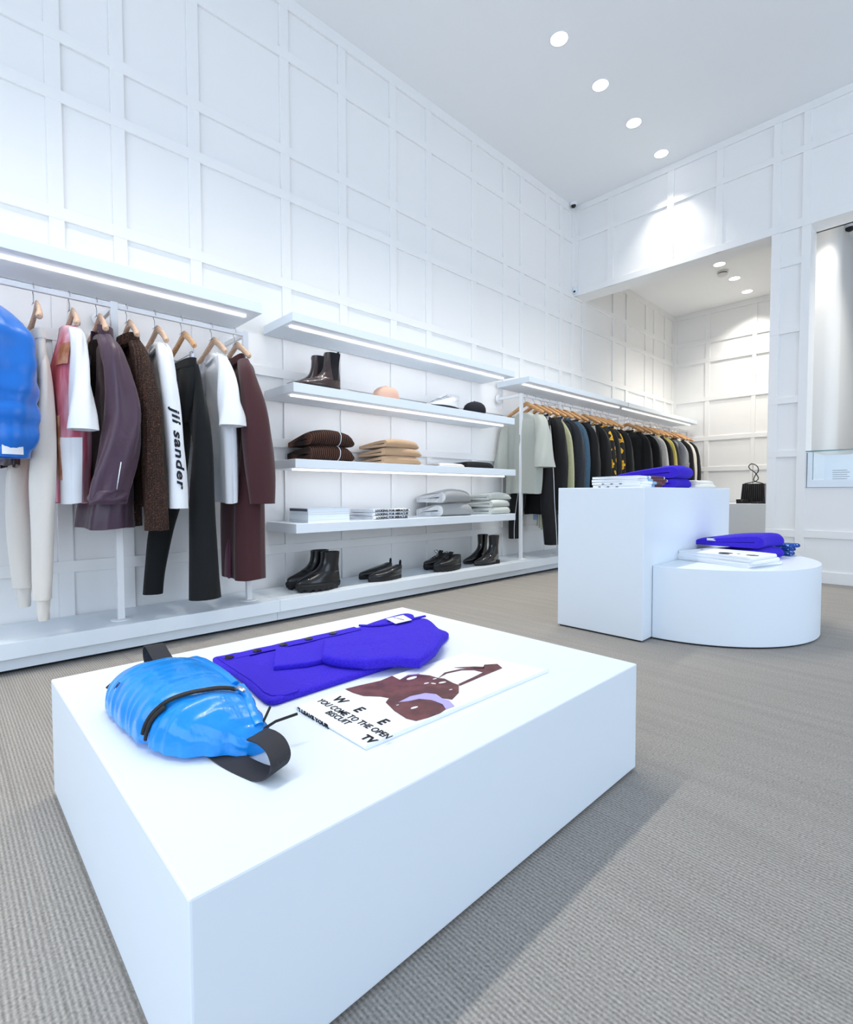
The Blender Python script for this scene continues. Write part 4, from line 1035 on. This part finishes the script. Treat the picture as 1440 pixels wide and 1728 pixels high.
def cap(x, y, zb, m, label, by):
    t = thing('baseball_cap', label, 'cap', (x, y, zb))
    MB().lathe([(0.092, zb + 0.001), (0.096, zb + 0.02), (0.094, zb + 0.045), (0.083, zb + 0.07), (0.062, zb + 0.088), (0.034, zb + 0.099), (0.008, zb + 0.103)], x, y, 40).build('crown', m, t, True, angle=1.2)
    MB().lathe([(0.007, zb + 0.102), (0.008, zb + 0.106), (0.003, zb + 0.109)], x, y, 12).build('button', m, t, True)
    b = MB(); o = []
    for k in range(15):
        a = -1.05 + 2.1 * k / 14
        o.append((a, math.cos(a * 1.35)))
    top = [(x + 0.088 * math.sin(a), y + by * (0.075 + 0.085 * max(0, c)), zb + 0.012 - 0.008 * max(0, c)) for a, c in o]
    inn = [(x + 0.086 * math.sin(a), y + by * 0.07 * math.cos(a), zb + 0.014) for a, c in o]
    ring = top + list(reversed(inn))
    b.loft([ring, [(p[0], p[1], p[2] - 0.004) for p in ring]]).build('brim', m, t, True, angle=0.8)
    return t
cap(0.27, 2.345, 1.42, mat('blush_pink_cotton', rgb(226, 184, 164), 0.85, 'noise', 200, 0.2), 'blush pink baseball cap on the upper shelf', 1)
cap(0.30, 3.275, 1.42, mat('navy_black_cotton', rgb(26, 26, 36), 0.85, 'noise', 200, 0.2), 'black baseball cap beside the white trainers', -1)
t = thing('belt', 'thin black belt lying at the right end of the upper shelf', 'belt', (0.32, 3.56, 1.42))
MB().ribbon([(0.33, 3.42, 1.4225), (0.335, 3.50, 1.4225), (0.33, 3.6, 1.4225), (0.335, 3.69, 1.4225)], (1, 0, 0), 0.028, 0.004).build('strap', F['leather'], t)
MB().box(0.318, 0.35, 3.40, 3.425, 1.42, 1.428).build('buckle', M['chrome'], t, bevel=0.002)

# ------------------------------------------------------------------ low plinth: cardigan, tee, bag
PZ = 0.295
def dome(poly, c, z0, T, m, name, parent, rnd=0.02, wob=0.002, smooth_n=3, ry=None):
    pts = catmull([tuple(p) for p in poly] + [tuple(poly[0])], smooth_n)[:-1]
    rings = []
    for s, h in ((0.975, 0.0), (0.995, T * 0.25), (1.0, T * 0.5), (0.993, T * 0.8), (0.975, T * 0.96), (0.94, T), (0.8, T), (0.6, T), (0.4, T), (0.2, T)):
        r = []
        for x, y in pts:
            X = c[0] + (x - c[0]) * s; Y = c[1] + (y - c[1]) * s
            w = wob * (noise.noise(Vector((X * 14, Y * 14, 3.3))) + 0.6 * noise.noise(Vector((X * 40, Y * 22, 1.3)))) if s < 0.97 else 0
            r.append((X, Y, z0 + h + w))
        rings.append(r)
    return MB().loft(rings).build(name, m, parent, True, angle=1.2)

t = thing('cardigan', 'ultramarine blue cardigan laid folded on the low plinth', 'cardigan', (1.92, 0.88, PZ))
body = [(1.718, 0.54), (1.725, 0.60), (1.729, 0.717), (1.734, 0.837), (1.738, 0.92), (1.742, 1.02), (1.72, 1.10), (1.702, 1.20), (1.70, 1.27), (1.735, 1.275), (1.789, 1.235), (1.805, 1.268), (1.86, 1.25), (1.939, 1.205), (1.998, 1.19), (2.05, 1.114), (2.09, 1.0), (2.103, 0.9), (2.103, 0.772), (2.105, 0.664), (2.108, 0.566), (2.106, 0.515), (2.049, 0.513), (1.973, 0.522), (1.88, 0.53), (1.80, 0.524), (1.75, 0.53)]
dome(body, (1.92, 0.88), PZ, 0.016, F['indigo'], 'body', t, wob=0.003)
dome([(1.735, 0.545), (1.82, 0.54), (1.97, 0.535), (2.09, 0.527), (2.095, 0.60), (1.97, 0.605), (1.82, 0.61), (1.738, 0.615)], (1.92, 0.57), PZ + 0.0155, 0.0025, F['indigo_rib'], 'hem_rib', t, wob=0.0003)
dome([(1.806, 0.683), (1.822, 0.71), (1.838, 0.74), (1.853, 0.77), (1.868, 0.80), (1.91, 0.79), (1.96, 0.765), (1.99, 0.732), (1.98, 0.68), (1.963, 0.64), (1.946, 0.605), (1.91, 0.624), (1.875, 0.644), (1.84, 0.664)], (1.90, 0.70), PZ + 0.0165, 0.014, F['indigo'], 'sleeve', t, wob=0.001, smooth_n=1)
dome([(1.868, 0.80), (1.885, 0.845), (1.903, 0.886), (1.914, 0.93), (1.925, 0.974), (1.938, 1.02), (1.955, 1.065), (1.978, 1.10), (2.004, 1.13), (2.04, 1.115), (2.066, 1.097), (2.09, 1.074), (2.118, 1.03), (2.15, 0.984), (2.175, 0.93), (2.195, 0.878), (2.172, 0.862), (2.149, 0.85), (2.125, 0.812), (2.107, 0.775), (2.08, 0.754), (2.057, 0.738), (2.023, 0.726), (1.989, 0.719), (1.96, 0.738), (1.93, 0.759), (1.90, 0.78)], (2.03, 0.92), PZ + 0.0185, 0.026, F['indigo'], 'sleeve', t, wob=0.003, smooth_n=1)
pk = MB().loft([[(1.742 + 0.002 * math.sin(9 * k), 0.55 + 0.05 * k, PZ + 0.0175) for k in range(10)] + [(1.785 + 0.002 * math.sin(9 * k), 0.55 + 0.05 * k, PZ + 0.0175) for k in reversed(range(10))],
                [(1.742 + 0.002 * math.sin(9 * k), 0.55 + 0.05 * k, PZ + 0.0195) for k in range(10)] + [(1.785 + 0.002 * math.sin(9 * k), 0.55 + 0.05 * k, PZ + 0.0195) for k in reversed(range(10))]])
pk.build('placket', F['indigo'], t, bevel=0.001)
bm_ = mat('dark_horn_button', rgb(40, 34, 44), 0.25)
for x, y in ((1.772, 0.564), (1.770, 0.645), (1.769, 0.726), (1.767, 0.812), (1.766, 0.90)):
    z = PZ + 0.0195
    MB().lathe([(0.0105, z), (0.0125, z + 0.002), (0.0115, z + 0.004), (0.008, z + 0.0038), (0.006, z + 0.003)], x, y, 20).build('button', bm_, t, True)
lb = MB().loft([[(1.745, 1.135, PZ + 0.0225), (1.745, 1.215, PZ + 0.0225), (1.82, 1.19, PZ + 0.0225), (1.82, 1.115, PZ + 0.0225)], [(1.745, 1.135, PZ + 0.024), (1.745, 1.215, PZ + 0.024), (1.82, 1.19, PZ + 0.024), (1.82, 1.115, PZ + 0.024)]])
lo = lb.build('neck_label', F['label_white'], t)
tx = MB(); add_text(tx, 'JIL SANDER', 0.0105, lambda x, y, z: (1.752 + x, 1.163 + y, PZ + 0.0243 + z * 0.3)); tx.build('lettering', F['ink'], lo)
ncol = []
for k in range(17):
    u = k / 16
    ncol.append((1.742 + 0.06 * u + 0.02 * math.sin(PI * u), 1.02 + 0.25 * u - 0.05 * math.sin(PI * u), PZ + 0.02))
MB().tube(ncol, 0.006, 8, ry=0.004).build('collar_edge', F['indigo_rib'], t, True)

t = thing('folded_tee', 'folded white tee with maroon print and black lettering on low plinth', 't-shirt', (2.28, 0.84, PZ))
q = [(2.157, 0.548), (2.403, 0.549), (2.408, 1.139), (2.163, 1.089)]
den = []
for i in range(4):
    a, b = q[i], q[(i + 1) % 4]
    for k in range(8): den.append((a[0] + (b[0] - a[0]) * k / 8, a[1] + (b[1] - a[1]) * k / 8))
TT = 0.009
rings = []
for s, h in ((0.99, 0), (1.0, 0.003), (1.0, 0.0065), (0.985, TT), (0.9, TT), (0.6, TT), (0.3, TT)):
    rings.append([(2.283 + (x - 2.283) * s, 0.83 + (y - 0.83) * s, PZ + h) for x, y in den])
MB().loft(rings).build('body', F['white_jersey'], t, True, angle=0.9)
PT = PZ + TT + 0.0006
def flat(polys, m, name, z=PT, th=0.0006):
    b = MB()
    for p in polys: b.prism(p, z, z + th)
    return b.build(name, m, t)
choc = mat('maroon_brown_print', rgb(112, 62, 64), 0.5, 'noise', 30, 0.0, col2=rgb(86, 44, 50))
flat([[(2.155, 0.677), (2.161, 0.718), (2.171, 0.769), (2.165, 0.811), (2.199, 0.807), (2.191, 0.842), (2.204, 0.866), (2.228, 0.88), (2.256, 0.883), (2.27, 0.891), (2.304, 0.885), (2.323, 0.885), (2.354, 0.851), (2.37, 0.812), (2.349, 0.802), (2.322, 0.809), (2.301, 0.796), (2.291, 0.759), (2.298, 0.715), (2.31, 0.736), (2.317, 0.761), (2.341, 0.777), (2.374, 0.778), (2.396, 0.765), (2.401, 0.743), (2.399, 0.71), (2.393, 0.683), (2.371, 0.676), (2.327, 0.682), (2.28, 0.697), (2.267, 0.717), (2.247, 0.709), (2.217, 0.683), (2.185, 0.677)],
      [(2.256, 0.883), (2.248, 0.922), (2.258, 0.966), (2.281, 0.99), (2.307, 0.994), (2.313, 0.946), (2.318, 0.889), (2.327, 0.883), (2.326, 0.907), (2.323, 0.966), (2.322, 1.009), (2.321, 1.054), (2.292, 1.07), (2.272, 1.04), (2.286, 1.018), (2.268, 0.998), (2.250, 0.968), (2.240, 0.922)],
      [(2.231, 0.967), (2.263, 1.011), (2.283, 1.027), (2.291, 1.017), (2.266, 0.991)]], choc, 'figure_print')
lav = mat('lavender_print', rgb(178, 168, 226), 0.6)
flat([[(2.299, 0.716), (2.311, 0.737), (2.318, 0.761), (2.341, 0.776), (2.374, 0.777), (2.396, 0.764), (2.398, 0.79), (2.37, 0.803), (2.349, 0.80), (2.322, 0.806), (2.303, 0.794), (2.293, 0.757)]], lav, 'glow_print')
flat([[(2.196, 0.815), (2.199, 0.807), (2.191, 0.842), (2.204, 0.866), (2.20, 0.872), (2.186, 0.845)]], lav, 'glow_print')
fl = []
for x, y, a, w in ((2.212, 0.835, 0.0, 0.028), (2.262, 0.837, 0.3, 0.012), (2.255, 0.872, 0.2, 0.01), (2.285, 0.868, 0.4, 0.018), (2.275, 0.848, 1.2, 0.014), (2.345, 0.722, 0.2, 0.016), (2.31, 0.655 + 0.05, 0.5, 0.006), (2.33, 0.85, 0.5, 0.008)):
    fl.append([(x + w * 0.42 * math.cos(k * PI / 4) * math.sin(a) + w * 0.25 * math.sin(k * PI / 4) * math.cos(a), y + w * math.cos(k * PI / 4) * math.cos(a) * 0.6 - w * 0.2 * math.sin(k * PI / 4) * math.sin(a)) for k in range(8)])
flat(fl, F['label_white'], 'highlight_print', PT + 0.0007)
g = MB()
def tp(x0, y0, sx=1.0, sy=1.0):
    return lambda x, y, z: (x0 + x * sx, y0 + y * sy, PT + 0.0003 + z * 0.4)
for ch, x0 in (('W', 2.182), ('E', 2.262), ('E', 2.342)): add_text(g, ch, 0.034, tp(x0, 0.622, 1.0, 1.0), offset=0.0008)
add_text(g, 'YOU COME TO THE OPEN', 0.0205, tp(2.167, 0.592, 1.0, 1.15), offset=0.0002)
add_text(g, 'BISCUIT', 0.022, tp(2.232, 0.572, 1.0, 1.0), offset=0.0002)
add_text(g, 'TV', 0.026, tp(2.372, 0.560), offset=0.001)
xm = max(v[0] for v in g.v)
g.build('lettering', F['ink'], t)
g = MB(); add_text(g, '"I LEAVE YOUR', 0.0105, lambda x, y, z: (2.165 + x * 1.7, 0.5478 - z * 0.3, PZ + 0.001 + y), offset=0.0003, extrude=0.002)
g.build('edge_lettering', F['ink'], t)

# bright blue padded sling bag
F['bag_blue'] = mat('sky_blue_nylon', rgb(20, 140, 230), 0.26, 'noise', 22, 0.55, stretch=(0.6, 1.6, 1), dist=0.006, coat=0.15)
F['webbing'] = mat('black_webbing', rgb(44, 44, 50), 0.7, 'ribs', 220, 0.4, axis='X')
t = thing('sling_bag', 'bright blue padded sling bag with black straps on the low plinth', 'bag', (2.03, 0.35, PZ))
ST = [(1.838, 0.345, 0.052, 0.038), (1.850, 0.345, 0.080, 0.061), (1.880, 0.346, 0.098, 0.079), (1.93, 0.350, 0.106, 0.090), (1.985, 0.354, 0.107, 0.094), (2.015, 0.356, 0.107, 0.094), (2.055, 0.357, 0.106, 0.095), (2.10, 0.357, 0.103, 0.094), (2.14, 0.36, 0.097, 0.089), (2.18, 0.364, 0.088, 0.081), (2.212, 0.37, 0.076, 0.068), (2.24, 0.384, 0.056, 0.055), (2.262, 0.398, 0.038, 0.042), (2.282, 0.404, 0.024, 0.028)]
def bag_at(x, a, off=0.0):
    """surface point: a = 0 front (-y) base ... pi back base"""
    for p, q_ in zip(ST, ST[1:]):
        if p[0] <= x <= q_[0]:
            f = (x - p[0]) / (q_[0] - p[0]); f = f * f * (3 - 2 * f) * 0.5 + f * 0.5
            yc, hw, hh = [p[i] + (q_[i] - p[i]) * f for i in (1, 2, 3)]
            break
    else:
        yc, hw, hh = (ST[0] if x < ST[0][0] else ST[-1])[1:]
    hw += off; hh += off
    return Vector((x, yc - hw * spow(math.cos(a), 0.8), PZ + 0.012 * hh / 0.1 + hh * max(0, math.sin(a)) ** 0.72))
rings = []
n = 48
for i in range(120):
    x = 1.8385 + (2.2815 - 1.8385) * i / 119
    r = []
    for k in range(n):
        if k < 36:
            a = PI * k / 35
            p = bag_at(x, a)
            e = 0.0018 * math.exp(-abs(a - 0.35) * 2.2) + 0.0018 * math.exp(-abs(PI - a - 0.35) * 2.2)
            wv = e * math.sin(x * 210 + 5 * noise.noise(Vector((x * 20, a, 0)))) + 0.0025 * noise.noise(Vector((x * 26, p.y * 34, 0.5)))
            tp_ = max(0, (x - 2.13) / 0.15)
            wv += 0.0022 * tp_ * math.sin(a * 11 + x * 30)
            zi = 2.125 + 0.075 * a / PI
            wv -= 0.006 * math.exp(-((x - zi) / 0.014) ** 2)
            d = (p - Vector((x, 0.355, PZ + 0.02))).normalized()
            p = p + d * wv
        else:
            u = (k - 35) / 13
            p0 = bag_at(x, PI); p1 = bag_at(x, 0)
            p = p0.lerp(p1, u); p.z = PZ + 0.001 + 0.011 * abs(2 * u - 1) ** 3
        r.append((p.x, p.y, max(PZ + 0.0008, p.z)))
    rings.append(r)
MB().loft(rings).build('body', F['bag_blue'], t, True, angle=1.3)
zp = [bag_at(2.118 + 0.085 * (a / PI), a, 0.0005) for a in [0.12 + 1.9 * k / 30 for k in range(31)]]
MB().tube(zp, 0.0032, 8, ry=0.005).build('zip', F['rubber'], t, True)
zp2 = [bag_at(2.130 + 0.08 * (a / PI), a, 0.001) for a in [0.06 + 0.75 * k / 14 for k in range(15)]]
MB().tube(zp2, 0.003, 8, ry=0.005).build('zip', F['rubber'], t, True)
e = zp[-1]
MB().tube([e, e + Vector((0.012, 0.004, 0.004)), e + Vector((0.022, 0.008, 0.001))], 0.0045, 8).build('zip_pull', M['chrome'], t, True)
fl = [bag_at(2.03 + 0.02 * math.sin(3 * u), PI * (0.50 + 0.42 * (1 - u)), 0.004) for u in [k / 12 for k in range(13)]]
MB().tube([bag_at(1.88 + 0.27 * u, PI * (0.74 - 0.06 * u - 0.04 * math.sin(PI * u)), 0.001) for u in [k / 16 for k in range(17)]], 0.008, 10, ry=0.005).build('flap_seam', F['bag_blue'], t, True)
MB().tube([bag_at(2.155 + 0.11 * u, PI * (0.72 - 0.12 * u + 0.04 * math.sin(PI * u)), 0.001) for u in [k / 16 for k in range(17)]], 0.009, 10, ry=0.006).build('flap', F['bag_blue'], t, True)
lg = MB()
add_text(lg, 'jil', 0.016, lambda x, y, z: tuple(bag_at(1.955 + x, 0.55 + y * 12, 0.0055 + z * 0.4)), offset=0.0004)
lg.build('lettering', mat('dark_blue_print', rgb(10, 40, 96), 0.6), t)
MB().ribbon(catmull([(2.225, 0.352, PZ + 0.006), (2.29, 0.362, PZ + 0.003), (2.345, 0.375, PZ + 0.003), (2.378, 0.386, PZ + 0.014), (2.386, 0.392, PZ + 0.034), (2.362, 0.396, PZ + 0.048), (2.32, 0.400, PZ + 0.046), (2.272, 0.404, PZ + 0.034)], 5), (-0.25, 0.95, 0.1), 0.042, 0.0025).build('strap', F['webbing'], t)
MB().ribbon(catmull([(1.835, 0.392, PZ + 0.03), (1.78, 0.388, PZ + 0.03), (1.742, 0.385, PZ + 0.045), (1.735, 0.384, PZ + 0.075), (1.752, 0.385, PZ + 0.088), (1.79, 0.388, PZ + 0.07), (1.83, 0.392, PZ + 0.05)], 5), (0.1, 1, 0), 0.042, 0.0025).build('strap', F['webbing'], t)
MB().tube([(1.82, 0.30, PZ + 0.05), (1.80, 0.285, PZ + 0.035), (1.79, 0.272, PZ + 0.02)], 0.003, 6).build('toggle_cord', F['rubber'], t, True)
MB().tube([(2.262, 0.412, PZ + 0.03), (2.255, 0.430, PZ + 0.05), (2.243, 0.446, PZ + 0.062)], 0.0026, 6).build('drawcord', F['rubber'], t, True)
MB().tube([(2.262, 0.412, PZ + 0.03), (2.272, 0.442, PZ + 0.045), (2.285, 0.480, PZ + 0.052)], 0.0026, 6).build('drawcord', F['rubber'], t, True)

# ------------------------------------------------------------------ tall table and half-round plinth
TZ = 0.788
for i, n in enumerate(('bottom', 'second', 'third', 'top')):
    z0 = TZ + 0.0155 * i
    t, rg = folded('folded_tee', n + ' folded white printed tee in the stack on the tall table', 't-shirt', 1.835, 2.845, z0, 0.27, 0.36, 0.017, F['white_jersey'], 'printed tees on the tall table', seed=41 + i, taper=0.25, gap=0.05, sag=0.02, endr=False)
    pm = MB(); rows = []
    for rgi in rg[7:14]: rows.append([Vector(p) + Vector((0.0012, 0, 0.0)) for p in rgi[8:18]])
    pm.loft([r + [p - Vector((0.002, 0, 0)) for p in reversed(r)] for r in rows]); pm.build('print', mat('maroon_fold_print', rgb(88, 44, 48), 0.6), t, True)
    pm = MB(); rows = [[Vector(p) + Vector((0.0012, 0, 0.0)) for p in rgi[8:18]] for rgi in (rg[5:8] if i < 3 else rg[5:7])]
    pm.loft([r + [p - Vector((0.002, 0, 0)) for p in reversed(r)] for r in rows]); pm.build('print', mat('pale_blue_fold_print', rgb(140, 176, 216), 0.6), t, True)
    pm = MB()
    for k in range(3): pm.box(1.74 + 0.05 * k + 0.02 * i, 1.752 + 0.05 * k + 0.02 * i, 2.66, 2.664, z0 + 0.003, z0 + 0.0065)
    if i < 2: pm.build('lettering', F['ink'], t)
for i, n in enumerate(('lower', 'upper')):
    folded('folded_sweater', n + ' of two folded ultramarine sweaters on the tall table', 'sweater', 1.82, 3.225, TZ + 0.056 * i, 0.36, 0.29, 0.06 + 0.018 * i, F['indigo'], 'ultramarine sweaters on the tall table', seed=51 + i, taper=0.6, gap=0.08, sag=0.12)
for i, n in enumerate(('lower', 'upper')):
    folded('folded_tee', n + ' plain white folded tee behind the ultramarine sweaters', 't-shirt', 1.84, 3.565, TZ + 0.024 * i, 0.33, 0.33, 0.026, mat('ivory_cotton', rgb(236, 234, 228), 0.85, 'noise', 40, 0.2), 'plain white tees on the tall table', seed=55 + i, taper=0.3, gap=0.08, sag=0.05)
DZ = 0.383
for i, n in enumerate(('bottom', 'middle', 'top')):
    z0 = DZ + 0.017 * i
    t, rg = folded('folded_tee', n + ' folded white tee with dark motifs on the half-round plinth', 't-shirt', 2.268, 3.11, z0, 0.42 - 0.012 * i, 0.30, 0.019, F['white_jersey'], 'white tees on the half-round plinth', rot=-0.30, seed=61 + i, taper=0.1, gap=0.05, sag=0.02, endr=False)
    if i == 2:
        mo = MB()
        for x, y, a, w in ((2.27, 3.05, 0.3, 0.026), (2.275, 3.0, 0.2, 0.02), (2.40, 3.03, 0.4, 0.022), (2.12, 3.15, 0.1, 0.006), (2.33, 3.055, 0, 0.006)):
            mo.prism([(x + 1.3 * w * math.cos(k * PI / 6), y + w * math.sin(k * PI / 6) * (1.0 if k % 2 else 0.75)) for k in range(12)], z0 + 0.0195, z0 + 0.0205)
        mo.build('motif_print', mat('charcoal_print', rgb(52, 58, 70), 0.7), t)
for i, n in enumerate(('lower', 'upper')):
    t, rg = folded('folded_sweater', n + ' of two folded ultramarine sweaters on the half-round plinth', 'sweater', 2.235, 3.43, DZ + 0.066 * i, 0.375, 0.30, 0.068 + 0.014 * i, F['indigo'], 'ultramarine sweaters on the half-round plinth', rot=-0.12, seed=71 + i, taper=0.6, gap=0.06, sag=0.14)
    if i == 1:
        MB().box(2.10, 2.15, 3.29, 3.296, DZ + 0.095, DZ + 0.108).build('neck_label', F['label_white'], t)
bp = mat('blue_patterned_cotton', rgb(22, 74, 160), 0.8, 'noise', 60, 0.1, col2=rgb(190, 214, 240), lo=0.58, hi=0.66)
for i, n in enumerate(('bottom', 'middle', 'top')):
    folded('folded_scarf', n + ' blue patterned folded scarf behind the ultramarine sweaters', 'scarf', 2.36, 3.69, DZ + 0.024 * i, 0.20, 0.12, 0.026, bp, 'blue patterned scarves', rot=-0.1, seed=81 + i, taper=0.3, gap=0.2)

# ------------------------------------------------------------------ alcove plinth: handbag, stand, wallets
NZ = 0.615
bk = mat('black_pleated_leather', rgb(22, 22, 28), 0.35, 'noise', 80, 0.1, coat=0.2)
t = thing('handbag', 'black vertically pleated handbag on the alcove plinth', 'handbag', (1.22, 7.86, NZ))
b = MB(); rings = []
for z, w, d in ((0.0, 0.137, 0.05), (0.02, 0.14, 0.055), (0.13, 0.134, 0.05), (0.24, 0.128, 0.038), (0.262, 0.127, 0.03)):
    r = []
    for k in range(89): r.append((1.225 - w + 2 * w * k / 88, 7.86 - d - 0.007 * (0.5 + 0.5 * math.cos(2 * PI * k / 8)), NZ + z))
    for k in range(89): r.append((1.225 + w - 2 * w * k / 88, 7.86 + d + 0.007 * (0.5 + 0.5 * math.cos(2 * PI * k / 8)), NZ + z))
    rings.append(r)
b.loft(rings).build('body', bk, t, True, angle=0.5)
sp = catmull([(1.115, 7.845, NZ + 0.262), (1.16, 7.845, NZ + 0.272), (1.24, 7.84, NZ + 0.29), (1.275, 7.84, NZ + 0.325), (1.262, 7.84, NZ + 0.37), (1.225, 7.84, NZ + 0.42), (1.175, 7.84, NZ + 0.46), (1.165, 7.84, NZ + 0.50), (1.205, 7.84, NZ + 0.525), (1.26, 7.84, NZ + 0.49), (1.275, 7.84, NZ + 0.43), (1.245, 7.84, NZ + 0.38), (1.225, 7.84, NZ + 0.33), (1.232, 7.84, NZ + 0.295), (1.29, 7.845, NZ + 0.275), (1.33, 7.845, NZ + 0.262)], 5)
MB().tube(sp, 0.006, 8).build('strap', bk, t, True)
t = thing('bag_stand', 'thin steel stand holding up the black handbag strap', 'display stand', (1.19, 7.845, NZ))
MB().tube([(1.19, 7.93, NZ + 0.004), (1.19, 7.93, NZ + 0.525)], 0.004, 8).build('rod', M['chrome'], t, True)
MB().tube([(1.19, 7.93, NZ + 0.52), (1.19, 7.85, NZ + 0.52), (1.19, 7.832, NZ + 0.532)], 0.004, 8).build('hook', M['chrome'], t, True)
MB().lathe([(0.05, NZ), (0.05, NZ + 0.004), (0.045, NZ + 0.006)], 1.19, 7.945, 24).build('base', M['chrome'], t, True)
for x0, x1, z1, n in ((1.07, 1.21, 0.055, 'taller black wallet in front of the black handbag, left one'), (1.235, 1.40, 0.028, 'flat black wallet with gold clasp in front of the handbag, right one')):
    t = thing('wallet', n, 'wallet', ((x0 + x1) / 2, 7.70, NZ))
    MB().box(x0, x1, 7.66, 7.75, NZ, NZ + z1 * 0.62).build('body', F['leather'], t, bevel=0.004)
    MB().box(x0 - 0.001, x1 + 0.001, 7.655, 7.751, NZ + z1 * 0.62, NZ + z1).build('flap', F['leather'], t, bevel=0.004)
    MB().box((x0 + x1) / 2 - 0.008, (x0 + x1) / 2 + 0.008, 7.652, 7.656, NZ + z1 * 0.5, NZ + z1 * 0.75).build('clasp', gm, t)
